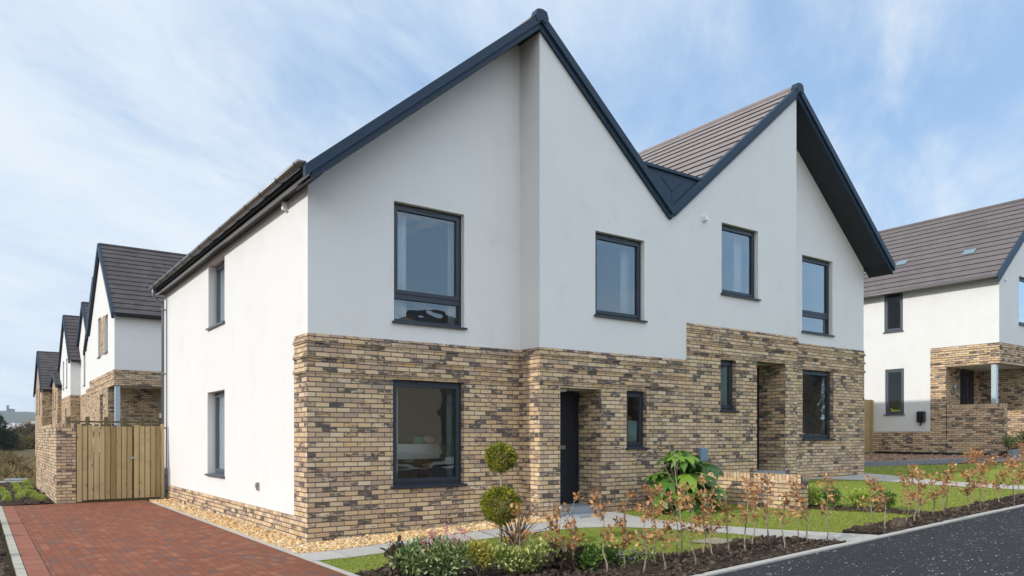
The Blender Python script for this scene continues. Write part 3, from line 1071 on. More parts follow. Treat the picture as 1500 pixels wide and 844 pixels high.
def build_right_house():
    h = thing('semi_detached_house', 'right house of the white and brick pair, with the dark soffit under its right slope', 'house', (P_, 0, UP), 'white rendered gabled houses')
    k = .012
    T = 3.13 + UP
    B0 = -.1
    WR = 11.279
    b = MB()
    b.panel('y', -k, .29, [(WR + k, B0), (E_ + k, B0), (E_ + k, T), (WR + k, T)], [(12.40, 13.72, 1.545, 3.25)])
    b.panel('x', WR + k, -.28, [(-D - k + .29, B0), (-k - .001, B0), (-k - .001, T), (-D - k + .29, T)])
    b.panel('y', -D - k, .29, [(P_ - .002, B0), (WR + k, B0), (WR + k, T), (P_ - .002, T)], [(8.61, 9.12, 2.15, 3.21), (9.82, 10.85, B0 + .02, 3.235)])
    b.box(9.60, 9.816, -D - k + .291, .34, B0, 3.35)
    b.box(10.854, 11.0, -D - k + .291, .34, B0, 3.35)
    b.panel('x', E_ + k, -.28, [(.279, B0), (YB, B0), (YB, .372 + UP), (.555, .372 + UP), (.555, T), (.279, T)])
    mesh_obj('brick_wall', b, M['brick'], h)
    s = MB()
    soldier_courses(s, [('y', -k, WR + k + .02, E_ + k + .023), ('y', -D - k, P_ + .001, WR + k + .023)], T)
    for q in (2, 5, 8):
        z0 = T - q * .075 + .010
        s.box(E_ + k - .02, E_ + k + .023, .021, .553, z0, z0 + .064)
    mesh_obj('corbel_course', s, M['brick'], h)
    r = MB()
    top = lambda x: ztR(x) - .14
    r.panel('y', 0, .29, [(WR, T + .001), (E_, T + .001), (E_, top(E_)), (WR, top(WR))], [(12.395, 13.70, 4.165, 6.04)])
    r.panel('x', WR, -.12, [(-D + .30, T + .001), (-.001, T + .001), (-.001, top(WR - .12) - .01), (-D + .30, top(WR - .12) - .01)])
    r.panel('y', -D, .299, [(P_ - .001, T + .001), (WR, T + .001), (WR, top(WR)), (XR, top(XR)), (P_ - .001, top(P_))], [(8.66, 9.88, 4.585, 6.07)])
    r.panel('x', E_, -.28, [(.556, .374 + UP), (YB, .374 + UP), (YB, 5.46 + UP), (.291, 5.46 + UP), (.291, T + .002), (.556, T + .002)])
    r.panel('y', YB, .25, [(P_ + .002, 0), (E_, 0), (E_, top(E_)), (XR, top(XR)), (P_ + .002, top(P_))])
    mesh_obj('render_wall', r, M['render'], h)
    i = MB()
    z = UP
    i.box(P_ + .03, E_ - .285, .33, YB - .01, .30 + z, .36 + z)
    i.box(P_ + .03, E_ - .285, .33, YB - .01, 2.72 + z, 3.02 + z)
    i.box(P_ + .03, E_ - .285, 3.9, 4.0, .37 + z, 2.71 + z)
    i.box(P_ + .03, E_ - .285, 3.9, 4.0, 3.03 + z, 5.3 + z)
    i.box(11.1, 11.2, .34, 3.89, .37 + z, 2.71 + z)
    i.box(11.1, 11.2, .34, 3.89, 3.03 + z, 5.3 + z)
    i.box(P_ + .03, E_ - .285, .33, YB - .01, 5.50 + z, 5.56 + z)
    i.box(P_ + .03, P_ + .10, -.25, YB - .01, .30 + z, 5.9)
    mesh_obj('interior', i, M['interior'], h)
    window(h, 'y', 0, 1, 12.395, 13.70, 4.165, 6.04, 4.62)
    window(h, 'y', -k, 1, 12.40, 13.72, 1.545, 3.25, gmat='glass_wavy')
    window(h, 'y', -D, 1, 8.66, 9.88, 4.585, 6.07)
    window(h, 'y', -D - k, 1, 8.61, 9.12, 2.15, 3.21, vent=False)
    door(h, 9.82, 10.85, .10, .84, 3.235)
    t = MB()
    ry0, ry1 = YV + .035, YB + .4
    u = Vector((1, 0, SL)).normalized()
    nl = Vector((-SL, 0, 1)).normalized()
    tile_slope(t, (XV, ry0, ztR(XV) - .05), (XV, ry1, ztR(XV) - .05), u, (XR - XV) / u.x, nl)
    x1 = 15.42
    u2 = Vector((-1, 0, SL)).normalized()
    nr = Vector((SL, 0, 1)).normalized()
    tile_slope(t, (x1, ry1, ztR(x1) - .05), (x1, ry0, ztR(x1) - .05), u2, (x1 - XR) / u.x, nr)
    t.tube([(XR, ry0 + .02, ZR - .045), (XR, ry1, ZR - .045)], .075, 8)
    dk = lambda x: ztR(x) - .07
    t.prism([(XV + .01, dk(XV + .01)), (XR, dk(XR)), (x1 - .06, dk(x1 - .06)), (x1 - .06, dk(x1 - .06) - .10), (XR, dk(XR) - .10), (XV + .01, dk(XV + .01) - .10)], 'y', .30, ry1 - .02, 1)
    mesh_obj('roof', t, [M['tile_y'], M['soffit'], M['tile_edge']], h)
    verge(h, XR, ZR, XV + .001, 15.44, ztR)
    # navy panel closing the valley between the two gables
    p = MB()
    zt_ = 6.745
    xa, xb = XL + (ZL - zt_) / SL, XR - (ZR - zt_) / SL
    p.prism([(xa + .02, zt_), (xb - .02, zt_), (XV, ztL(XV) - BD + .02)], 'y', YV + .045, YV + .09)
    v = mesh_obj('valley_panel', p, M['navy'], h)
    p = MB()
    p.prism([(xa - .02, zt_ + .06), (xb + .04, zt_ + .06), (xb + .04, zt_ + .001), (xa - .02, zt_ + .001)], 'y', YV + .0, YV + .20)
    mesh_obj('valley_coping', p, M['navy'], v)
    p = MB()
    for a in (-1, 1):
        p.tube([(XV + a * .30, YV + .043, 6.62), (XV + .01 * a, YV + .043, 6.40)], .008, 4)
    p.tube([(XV, YV + .043, 6.40), (XV, YV + .043, 5.98)], .006, 4)
    mesh_obj('panel_seam', p, M['navy'], v)
    e = MB()
    e.box(15.36, 15.39, YV + .06, YB + .3, 5.27 + UP, 5.40 + UP)
    e.box(E_ + .002, 15.36, YV + .10, YB + .3, 5.27 + UP, 5.30 + UP)
    mesh_obj('fascia', e, M['soffit'], h)
    g = MB()
    gutter(g, 15.455, YV + .10, YB + .3, 5.43 + UP, .062)
    mesh_obj('gutter', g, M['gutter'], h, True)
    vent(h, 8.46, -D - k, 3.64)
    f = MB()
    f.box(8.05, 8.15, -D - .02, -D, 5.97, 6.10)
    f.box(8.06, 8.14, -D - .09, -D - .02, 5.99, 6.08)
    mesh_obj('sensor_box', f, M['white_plastic'], h, False, .012)
    f = MB()
    f.box(9.60, 11.0, -D + .29, .34, 3.236, 3.35)
    mesh_obj('porch_soffit', f, M['render'], h)
    f = MB()
    f.box(7.90, 8.11, -D - k - .10, -D - k - .001, 1.10, 1.37)
    f.prism([(7.96, .70), (8.12, .70), (8.06, 1.10), (7.96, 1.10)], 'y', -D - k - .08, -D - k - .02)
    mesh_obj('meter_box', f, M['bluegrey'], h, False, .012)
    return h

HL = build_left_house()
HR = build_right_house()

curtain('pale curtain hanging at the left edge of the tall upper window in the left gable', 'y', .32, 1.50, 1.78, 3.40, 5.25)
curtain('pale curtain hanging at the right edge of the tall upper window in the left gable', 'y', .32, 2.60, 2.74, 3.40, 5.25)
curtain('pale curtain hanging at the right side of the upper window above the dark front door', 'y', -.16, 6.20, 6.40, 3.75, 5.25)
curtain('pale curtain hanging at the left edge of the big ground floor window', 'y', .30, 1.42, 1.62, .75, 2.45)
curtain('narrow pale curtain hanging at the right edge of the big ground floor window', 'y', .30, 2.56, 2.68, .75, 2.45, 'blind')
curtain('pale curtain at the right edge of the high window in the right house forward bay', 'y', -.16, 9.62, 9.84, 4.55, 6.0)
curtain('narrow pale curtain at the right edge of the ground floor window at the far corner', 'y', .22, 13.60, 13.70, 1.5, 3.2, 'blind', 2)
curtain('grey green blind filling the small window of the right house beside its door', 'y', -.42, 8.66, 9.08, 2.2, 3.17, 'blind', 1)
curtain('grey green blind in the slim window beside the left house front door', 'y', -.42, 5.97, 6.40, 1.43, 1.90, 'blind', 1)
curtain('pale curtain in the upper window of the sunlit side wall', 'x', .42, 4.62, 5.25, 3.85, 5.15)
curtain('pale curtain in the lower window of the sunlit side wall', 'x', .42, 4.62, 5.25, .80, 2.45)

# behind the big ground-floor window: white table added in place of a car reflection
t = MB()
t.box(1.45, 3.5, 1.0, 1.5, 1.42, 1.46)
t.box(1.45, 3.5, 1.0, 1.03, 1.20, 1.42)
for x in (1.5, 3.42):
    for y in (1.05, 1.42):
        t.box(x, x + .04, y, y + .04, .361, 1.20)
tag(mesh_obj('reflection_stand_in', t, M['table']), 'white table added behind the big ground floor window, standing in for a reflected car', 'table')
t = MB(); t.box(2.36, 2.52, 1.1, 1.25, 1.462, 1.60)
tag(mesh_obj('storage_box', t, M['toygreen'], None, False, .01), 'small green box on the white table behind the ground floor window', 'box')
T_ = np.array([[2.70, 1.2, 1.54]]); Rm = np.array([np.diag([.30, .2, .16])])
tag(cloud_obj('cushion', ICO_V, ICO_F, Rm, T_, M['cream'], None, True), 'cream cushion on the white table behind the ground floor window', 'cushion')

# ------------------------------------------------------------------ other houses: gable end facing -x, ridge along x
def far_gable_house(label, x0, y0, y1, zb, depth, base, porch=False, wins=(), brick_all=False, eave=5.33, ridge=None, band=3.13, nm='gabled_house'):
    h = thing(nm, label, 'house', (x0, (y0 + y1) / 2, base), 'white rendered gabled houses')
    yc = (y0 + y1) / 2
    half = (y1 - y0) / 2
    rise = ridge - eave if ridge else SL * half
    ez, rz = zb + eave, zb + eave + rise
    bt = zb + band
    holes_up = [(a, b, c, d) for a, b, c, d in wins if c > bt]
    holes_lo = [(a, b, c, d) for a, b, c, d in wins if c <= bt]
    r = MB()
    r.panel('x', x0, .25, [(y0, bt), (y1, bt), (y1, ez), (yc, rz), (y0, ez)], holes_up)
    r.panel('y', y0, .25, [(x0 + .251, bt), (x0 + depth, bt), (x0 + depth, ez), (x0 + .251, ez)])
    r.panel('y', y1 - .25, .25, [(x0 + .251, base), (x0 + depth, base), (x0 + depth, ez), (x0 + .251, ez)])
    r.panel('x', x0 + depth, .2, [(y0, base), (y1, base), (y1, ez), (yc, rz), (y0, ez)])
    mesh_obj('render_wall', r, M['brick'] if brick_all else M['render'], h)
    b = MB()
    k = .012
    if porch:
        pd = 1.95
        b.panel('x', x0 - k, .25, [(y0 - k, bt - .60), (y0 + 1.6, bt - .60), (y0 + 1.6, base), (y1, base), (y1, bt - .001), (y0 - k, bt - .001)], holes_lo)
        b.panel('y', y0 - k, .25, [(x0 + .239, bt - .60), (x0 + depth, bt - .60), (x0 + depth, bt - .001), (x0 + .239, bt - .001)])
        b.panel('y', y0 + 1.6, .2, [(x0 + .24, base), (x0 + depth, base), (x0 + depth, bt - .6), (x0 + .24, bt - .6)])
        b.panel('y', y0 - k, .25, [(x0 + 3.2, base), (x0 + depth, base), (x0 + depth, bt - .601), (x0 + 3.2, bt - .601)])
        b.box(x0 + 3.2, x0 + 3.4, y0 + .25, y0 + 1.59, base, bt - .601)
    else:
        b.panel('x', x0 - k, .25, [(y0 - k, base), (y1, base), (y1, bt - .001), (y0 - k, bt - .001)], holes_lo)
        b.panel('y', y0 - k, .25, [(x0 + .239, base), (x0 + depth, base), (x0 + depth, bt - .001), (x0 + .239, bt - .001)])
    s = b
    for q in (2, 5, 8):
        z0 = bt - q * .075 + .01
        s.box(x0 - k - .018, x0 + .02, y0 - k - .018, y1, z0, z0 + .064)
        s.box(x0 + .021, x0 + depth, y0 - k - .018, y0 + .02, z0, z0 + .064)
    mesh_obj('brick_wall', b, M['brick'], h)
    if porch:
        p = MB()
        p.box(x0 + .02, x0 + .20, y0 + .02, y0 + .18, base, bt - .602)
        mesh_obj('steel_post', p, M['galv'], h, False, .01)
        p = MB()
        p.box(x0 + .241, x0 + 3.19, y0 + .241, y0 + 1.59, bt - .60, bt - .50)
        mesh_obj('porch_soffit', p, M['render'], h)
        p = MB()
        p.box(x0 + 2.2, x0 + 2.9, y0 + 1.52, y0 + 1.598, base, bt - 1.0)
        mesh_obj('door', p, M['door'], h)
    if porch:
        p = MB()
        p.box(x0 - .006, x0 + .02, y0 + 2.62, y0 + 3.83, zb + 3.95, zb + 5.5)
        mesh_obj('brick_panel', p, M['brick'], h)
    for a0, a1, z0, z1 in wins:
        window(h, 'x', x0, 1, a0, a1, z0, z1, setback=.12, fmat='frame', gmat='glass', vent=False)
    i = MB()
    i.box(x0 + 1.8, x0 + 1.9, y0 + .3, y1 - .3, base, ez)
    mesh_obj('interior', i, M['interior'], h)
    t = MB()
    u = Vector((0, 1, rise / half)).normalized()
    nn = Vector((0, -rise / half, 1)).normalized()
    ov = .25
    dz = ov * rise / half
    tile_slope(t, (x0 - .10, y0 - ov, ez - dz + .08), (x0 + depth, y0 - ov, ez - dz + .08), u, (half + ov) / u.y, nn)
    u = Vector((0, -1, rise / half)).normalized()
    nn = Vector((0, rise / half, 1)).normalized()
    tile_slope(t, (x0 + depth, y1 + ov, ez - dz + .08), (x0 - .10, y1 + ov, ez - dz + .08), u, (half + ov) / u.y * -1 if False else (half + ov) / abs(u.y), nn)
    t.tube([(x0 - .08, yc, rz + .09), (x0 + depth, yc, rz + .09)], .07, 8)
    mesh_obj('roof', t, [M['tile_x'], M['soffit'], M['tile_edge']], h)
    v = MB()
    for ya, yb in ((y0 - ov - .02, yc), (yc, y1 + ov + .02)):
        f = lambda y: rz + .125 - rise / half * abs(y - yc)
        v.panel('x', x0 - .14, .10, [(ya, f(ya)), (yb, f(yb)), (yb, f(yb) - .24), (ya, f(ya) - .24)])
    mesh_obj('verge_cap', v, M['navy'], h)
    g = MB()
    n = 6
    gy, gz, gr = y0 - ov - .06, ez - dz + .06, .06
    prof = [(gy + gr * math.cos(math.pi + math.pi * q / n), gz + gr * math.sin(math.pi + math.pi * q / n)) for q in range(n + 1)]
    inn = [(gy + (gr - .008) * math.cos(math.pi + math.pi * q / n), gz + (gr - .008) * math.sin(math.pi + math.pi * q / n)) for q in range(n, -1, -1)]
    g.panel('x', x0 - .02, depth, prof + inn)
    g.panel('x', x0 + .02, depth - .1, [(y0 - .20, ez - .22), (y0 - .003, ez - .22), (y0 - .003, ez - .06), (y0 - .20, ez - .18)])
    mesh_obj('gutter', g, M['frame'], h)
    return h

far_gable_house('nearest white house behind the timber gate, with a steel porch post at its brick corner', .20, 20.65, 28.15, 1.0, 9, .6, True,
                [(23.75, 24.6, 1.7, 3.35), (22.4, 23.25, 4.95, 6.45), (24.5, 25.3, 4.95, 6.6)])
h2 = far_gable_house('second house behind the gate, only its gable edge showing past the first', .84, 28.2, 35.6, 1.05, 9, .6, False, [(29.5, 30.4, 4.9, 6.5), (31.4, 32.3, 4.9, 6.6), (30, 31, 1.8, 3.4)])
far_gable_house('third house behind the gate, white gable set back beside a narrow forward gable', 1.10, 35.75, 43.0, .98, 9, .5, False, [(36.6, 37.5, 1.5, 3.4), (38.6, 39.5, 4.6, 6.5), (36.9, 37.7, 4.8, 6.3)])
far_gable_house('fourth house of the row behind the gate, narrow white gable standing forward of the third', .58, 41.1, 48.0, 1.0, 9, .3, False, [(43.0, 43.8, 4.7, 6.5), (45.2, 46.0, 4.7, 6.5), (43.4, 44.3, 1.2, 3.4)])
far_gable_house('all brick gabled house at the far end of the row above the brown field', -.25, 51.2, 58.6, 0, 3.2, -.2, False, [(53.6, 54.3, 3.3, 5.2), (53.6, 54.3, .6, 2.4), (56.4, 57.1, 3.3, 5.2)], True, 5.05, 7.85)
h5b = far_gable_house('lower brick house joined to the far brick gable of the row', .35, 46.9, 52.0, .3, 9, -.2, False, [(48.2, 48.7, 3.5, 4.7), (49.8, 50.2, 3.5, 4.7)], True, 4.75, 5.6)

# ------------------------------------------------------------------ the house to the right (ridge along y, gable facing -y)
def build_house_right():
    x0, z = 23.6, 1.62
    h = thing('gabled_house', 'white and brick house at the right photo edge with a corner porch', 'house', (x0, 0, 1.0), 'white rendered gabled houses')
    y0, y1 = .10, 10.5
    wd = 7.58
    xc = x0 + wd / 2
    bt, ez = 3.12 + z, 5.40 + z
    rz = ez + SL * wd / 2
    base = .55
    k = .012
    r = MB()
    r.panel('x', x0, .25, [(2.303, 1.80), (y1, 1.80), (y1, ez), (y0 + .251, ez), (y0 + .251, bt + .001), (2.303, bt + .001)], [(3.28, 3.97, 5.50, 7.0), (3.24, 3.94, 2.44, 4.11)])
    r.panel('y', y0, .25, [(x0, bt + .001), (x0 + wd, bt + .001), (x0 + wd, ez), (xc, rz), (x0, ez)], [(x0 + 1.55, x0 + 2.9, 5.48, 7.13)])
    r.panel('x', x0 + wd, .2, [(y0, base), (y1, base), (y1, ez), (y0, ez)])
    r.panel('y', y1, .25, [(x0, base), (x0 + wd, base), (x0 + wd, ez), (xc, rz), (x0, ez)])
    mesh_obj('render_wall', r, M['render'], h)
    b = MB()
    # side face: corner band, pier, plinth
    b.panel('x', x0 - k, .25, [(2.30, 1.79), (2.30, bt), (y0 - k, bt), (y0 - k, bt - .70), (1.77, bt - .70), (1.77, base), (y1, base), (y1, 1.79)])
    b.panel('y', y0 - k, .25, [(x0 + .239, bt - .70), (x0 + wd, bt - .70), (x0 + wd, bt), (x0 + .239, bt)])
    b.panel('y', y0 - k, .25, [(x0 + 2.7, base), (x0 + wd, base), (x0 + wd, bt - .701), (x0 + 2.7, bt - .701)])
    # porch inside
    b.panel('y', 1.771, .2, [(x0 + .24, base), (x0 + 2.9, base), (x0 + 2.9, bt - .7), (x0 + .24, bt - .7)])
    b.box(x0 + 2.7, x0 + 2.9, y0 + .24, 1.77, base, bt - .701)
    for q in (2, 5, 8):
        z0 = bt - q * .075 + .01
        b.box(x0 - k - .014, x0 - k, y0 - k - .014, 2.30, z0, z0 + .064)
        b.box(x0 - k, x0 + wd, y0 - k - .014, y0 - k, z0, z0 + .064)
    mesh_obj('brick_wall', b, M['brick'], h)
    p = MB()
    p.panel('x', x0 - k - .002, .225, [(1.745, base), (-.06, base), (-.06, 2.60), (1.745, 2.60)])
    pw = mesh_obj('parapet_wall', p, M['brick'], h)
    p = MB()
    p.box(x0 - k - .004, x0 + .215, -.06, 1.745, 2.601, 2.71)
    mesh_obj('coping', p, M['brick_edge'], pw)
    p = MB()
    p.box(x0 + .03, x0 + .19, y0 + .10, y0 + .26, 2.712, bt - .702)
    mesh_obj('steel_post', p, M['galv'], h, False, .01)
    p = MB()
    p.box(x0 + .24, x0 + 2.69, y0 + .24, 1.768, bt - .70, bt - .60)
    mesh_obj('porch_soffit', p, M['render'], h)
    p = MB()
    p.box(x0 + 1.05, x0 + 1.95, 1.70, 1.768, 1.45, bt - .74)
    d = mesh_obj('door', p, M['door'], h)
    p = MB()
    p.box(x0 + 1.40, x0 + 1.50, 1.69, 1.699, 1.9, bt - 1.0)
    mesh_obj('door_light', p, M['darkglass'], d)
    p = MB()
    p.box(x0 + .50, x0 + .64, 1.66, 1.769, 3.30, 3.45)
    mesh_obj('entry_box', p, M['greybox'], h, False, .01)
    p = MB()
    p.box(x0 + 2.62, x0 + 2.699, 1.25, 1.34, 3.20, 3.42)
    mesh_obj('wall_lamp', p, M['black_plastic'], h, False, .01)
    window(h, 'x', x0, 1, 3.28, 3.97, 5.50, 7.0, setback=.04, fmat='frame_grey')
    window(h, 'x', x0, 1, 3.24, 3.94, 2.44, 4.11, setback=.04, fmat='frame_grey')
    window(h, 'y', y0, 1, x0 + 1.55, x0 + 2.9, 5.48, 7.13)
    i = MB()
    i.box(x0 + 2.2, x0 + 2.3, 2.0, y1 - .2, base, ez)
    i.box(x0 + .3, x0 + wd - .2, 2.9, 3.0, bt, ez)
    i.box(x0 + .3, x0 + wd - .2, .4, y1 - .2, bt + .0, bt + .2)
    mesh_obj('interior', i, M['interior'], h)
    t = MB()
    u = Vector((1, 0, SL)).normalized()
    nl = Vector((-SL, 0, 1)).normalized()
    ov = .27
    e0 = ez - ov * SL + .10
    tile_slope(t, (x0 - ov, y0 - .07, e0), (x0 - ov, y1 + .3, e0), u, (wd / 2 + ov) / u.x, nl)
    u2 = Vector((-1, 0, SL)).normalized()
    nr = Vector((SL, 0, 1)).normalized()
    tile_slope(t, (x0 + wd + ov, y1 + .3, e0), (x0 + wd + ov, y0 - .07, e0), u2, (wd / 2 + ov) / u.x, nr)
    t.tube([(xc, y0 - .05, rz + .12), (xc, y1 + .3, rz + .12)], .075, 8)
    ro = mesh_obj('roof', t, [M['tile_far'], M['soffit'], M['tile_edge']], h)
    for yy in (1.55, 4.0):
        xx = x0 + 1.35 if yy > 3 else x0 + 1.25
        q = MB()
        zz = e0 + (xx - x0 + ov) * SL
        c = Vector((xx, yy, zz)) + nl * .035
        ay = Vector((0, .20, 0))
        au = u * .16
        q.hexa([c - ay - au, c + ay - au, c + ay + au, c - ay + au], [c - ay - au + nl * .03, c + ay - au + nl * .03, c + ay + au + nl * .012, c - ay + au + nl * .012])
        mesh_obj('roof_vent', q, M['bluevent'], ro)
    v = MB()
    f = lambda x: rz + .16 - SL * abs(x - xc)
    for xa, xb in ((x0 - ov - .02, xc), (xc, x0 + wd + ov + .02)):
        v.prism([(xa, f(xa)), (xb, f(xb)), (xb, f(xb) - .26), (xa, f(xa) - .26)], 'y', y0 - .12, y0 - .02)
    mesh_obj('verge_cap', v, M['navy'], h)
    g = MB()
    gutter(g, x0 - ov - .06, y0 - .06, y1 + .3, e0 + .0, .06)
    mesh_obj('gutter', g, M['gutter'], h, True)
    g = MB()
    g.box(x0 - .20, x0 - .003, y0 - .02, y1 + .3, ez - .14, ez - .11)
    g.box(x0 - .225, x0 - .20, y0 - .02, y1 + .3, ez - .14, ez - .04)
    mesh_obj('fascia', g, M['soffit'], h)
    g = MB()
    g.tube([(x0 + .45, y0 - .05, 6.86), (x0 + .45, y0, 6.86)], .05, 10)
    mesh_obj('sensor_box', g, M['white_plastic'], h)
    return h
build_house_right()
c = MB()
c.box(23.44, 23.598, 2.45, 2.73, 2.12, 2.52)
o = mesh_obj('charger_box', c, M['black_plastic'], None, False, .03)
tag(o, 'black electric car charger fixed to the white side wall of the right house', 'car charger')
c = MB()
c.tube([(23.43, 2.59, 2.30), (23.40, 2.59, 2.30)], .07, 12)
c.tube([(23.50, 2.60, 2.12), (23.50, 2.60, 2.05), (23.47, 2.60, 2.02)], .025, 8)
mesh_obj('charger_plug', c, M['black_plastic'], o)
c = MB()
c.tube([(23.75, 3.45, 2.56), (23.75, 3.75, 2.56), (23.75, 3.80, 2.66)], [.05, .06, .03], 8)
o = mesh_obj('toy_duck', c, M['toyyellow'], None, True)
o.name = 'yellow_toy'
tag(o, 'yellow toy on the sill inside the lower window of the right house', 'toy')
c = MB()
c.tube([(23.75, 3.34, 2.52), (23.75, 3.36, 2.95)], [.05, .02], 8)
o = mesh_obj('red_toy', c, M['toyred'], None, True)
tag(o, 'red toy on the sill inside the lower window of the right house', 'toy')

# ------------------------------------------------------------------ the ground and everything laid on it
def make_ground():
    xs = np.concatenate([[-4000, -1500, -600, -250, -120, -60, -35, -22], np.arange(-15, 40.1, 1.0), [46, 60, 90, 150, 300, 700, 1600, 4000]])
    ys = np.concatenate([[-4000, -1500, -500, -200, -90, -45, -28], np.arange(-20, 62, 1.0), [66, 75, 90, 110, 140, 190, 260, 400, 700, 1200, 2000, 4000]])
    v = []
    for y in ys:
        for x in xs:
            z = G(x, y) - .004
            if y > 70 and x < 5:
                z += .0
            v.append((x, y, z - .02))
    nx = len(xs)
    f = [(j * nx + i, j * nx + i + 1, (j + 1) * nx + i + 1, (j + 1) * nx + i) for j in range(len(ys) - 1) for i in range(nx - 1)]
    mb = MB()
    mb.add(v, f)
    o = mesh_obj('ground', mb, M['ground'], None, True)
    tag(o, None, None, None, 'structure')
make_ground()

def soilbump(x, y):
    return .055 * noise.noise(Vector((x * 3.2, y * 3.2, 1.3))) + .035 * noise.noise(Vector((x * 9, y * 9, 4.1))) + .02

# driveway
sheet('driveway', [(-3.30, -4.2), (-.56, -4.2), (-.56, 9.86), (-3.30, 9.86)], .012, M['paving'], None, 1.0)
te = NT('red_header_course')
p = te.pos()
px, py, pz = te.sep(p)
uu = te.math('DIVIDE', py, 0.105)
r1, rc = te.white(te.xyz(te.math('FLOOR', uu), 1.0, 4.0))
cc = te.mix(r1, (.27, .10, .068), (.35, .135, .09))
f_ = te.math('MULTIPLY_ADD', te.noise(p, 50.0, 4.0, .7), .5, .75)
cc = te.mix(1.0, cc, te.xyz(f_, f_, f_), 'MULTIPLY')
gp = te.math('MAXIMUM', te.smooth(te.math('FRACT', uu), .06, .02, 0, .55), te.smooth(px, -3.318, -3.305, 0, 1))
cc = te.mix(1.0, cc, (.84, .80, .72), 'MULTIPLY')
cc = te.mix(gp, cc, (.035, .028, .024))
M['paving_edge'] = te.done(te.bsdf(cc, .8, None, 0, .3))
sheet('driveway_edge', [(-3.52, -4.2), (-3.302, -4.2), (-3.302, 9.86), (-3.52, 9.86)], .014, M['paving_edge'], None, 1.0)

def kerb_run(name, pts, w, h, seg, mat, label, gap=.004):
    """a row of kerb stones"""
    mb = MB()
    for (ax, ay), (bx, by) in zip(pts[:-1], pts[1:]):
        L = math.hypot(bx - ax, by - ay)
        n = max(1, round(L / seg))
        dx, dy = (bx - ax) / L, (by - ay) / L
        nx, ny = -dy * w / 2, dx * w / 2
        for i in range(n):
            s0, s1 = L * i / n + gap, L * (i + 1) / n - gap
            q = [(ax + dx * s0 + nx, ay + dy * s0 + ny), (ax + dx * s1 + nx, ay + dy * s1 + ny), (ax + dx * s1 - nx, ay + dy * s1 - ny), (ax + dx * s0 - nx, ay + dy * s0 - ny)]
            j = random.uniform(-.003, .003)
            mb.hexa([(x, y, G(x, y) - .08) for x, y in q], [(x, y, G(x, y) + h + j) for x, y in q])
    o = mesh_obj(name, mb, mat)
    tag(o, None, None, None, 'structure')
    return o

kerb_run('driveway_kerb', [(-3.575, -4.2), (-3.575, 9.88)], .095, .02, .20, M['kerb_old'], None)
kerb_run('path_edging', [(-.52, -4.4), (-.52, 9.3)], .07, .022, .9, M['kerb'], None)
kerb_run('road_kerb', [(-3.2, -5.50), (40, -5.50)], .10, .03, .9, M['kerb'], None)
sheet('road', [(-40, -14.5), (60, -14.5), (60, -5.55), (-40, -5.55)], .012, M['asphalt'], None, 2.0)
sheet('pavement', [(-40, -17), (60, -17), (60, -14.5), (-40, -14.5)], .05, M['slabs'], None, 2.0)

PATH = [(-.485, -.92), (2.2, -.93), (3.85, -.92), (4.25, -.75), (4.3, -.63), (5.36, -.63), (5.40, -.95), (5.22, -1.6), (5.14, -2.3), (5.2, -2.9), (5.45, -4.0), (6.0, -5.448), (5.14, -5.448),
        (4.85, -4.5), (4.74, -3.7), (4.45, -2.8), (4.15, -2.2), (3.75, -1.88), (3.2, -1.70), (1.6, -1.64), (-.36, -1.62), (-.485, -1.62)]
sheet('garden_path', PATH, .016, M['slabs'], None, .5)
PATH2 = [(9.78, -.63), (11.30, -.63), (11.31, -.03), (15.3, -.03), (15.0, -.75), (14.55, -1.5), (14.05, -2.8), (13.72, -5.448), (13.0, -5.448), (13.05, -3.2), (13.1, -1.8), (12.9, -1.15), (12.3, -.95), (11.3, -.98), (9.78, -1.0)]
sheet('garden_path', PATH2, .016, M['slabs'], None, .5)
GRAV1 = [(-.48, -.91), (3.85, -.91), (4.2, -.76), (4.29, -.605), (3.84, -.605), (3.84, -.03), (-.03, -.03), (-.03, 9.8), (-.48, 9.8)]
GRAV1b = [(5.37, -.63), (7.5, -.63), (7.5, -.86), (5.41, -.86)]
for i, q in enumerate((GRAV1, GRAV1b)):
    sheet('gravel_strip', q, .006, M['gravel_bed'], None, .5)
pebbles('gravel', [(-.48, -.91), (-.03, -.91), (-.03, 9.8), (-.48, 9.8)], 13000, .019, M['gravel'], .012)
pebbles('gravel', [(-.03, -.90), (3.85, -.90), (4.2, -.76), (4.29, -.61), (3.84, -.61), (3.84, -.03), (-.03, -.03)], 11000, .019, M['gravel'], .012)
pebbles('gravel', GRAV1b, 1500, .02, M['gravel_red'], .012)

LAWN1 = [(-.45, -1.64), (1.6, -1.66), (3.2, -1.72), (3.75, -1.90), (4.13, -2.22), (4.43, -2.82), (4.72, -3.72), (4.83, -4.40), (4.0, -4.43), (3.1, -4.45), (2.38, -4.06), (1.5, -3.35), (.62, -2.80), (-.1, -2.72), (-.45, -2.70)]
LAWN2 = [(5.42, -.97), (7.55, -.88), (7.55, -2.9), (7.9, -3.3), (8.35, -4.2), (8.3, -4.95), (6.2, -4.90), (5.85, -4.92), (5.48, -4.0), (5.23, -2.9), (5.17, -2.3), (5.25, -1.6)]
LAWN3 = [(7.9, -.7), (9.75, -.7), (9.76, -1.02), (11.3, -1.0), (12.3, -.97), (12.85, -1.17), (13.07, -1.8), (13.02, -3.2), (12.98, -4.85), (8.9, -4.93), (8.5, -4.2), (8.3, -3.1), (7.9, -2.4)]
LAWN4 = [(15.35, -.1), (16.2, 1.2), (17.1, 1.5), (20.2, -.9), (24, -3.3), (24, -4.9), (13.8, -4.9), (14.1, -2.8), (14.6, -1.5), (15.05, -.75)]
for q in (LAWN1, LAWN2, LAWN3, LAWN4):
    sheet('lawn', q, .010, M['lawn'], None, .5)
BIG = []
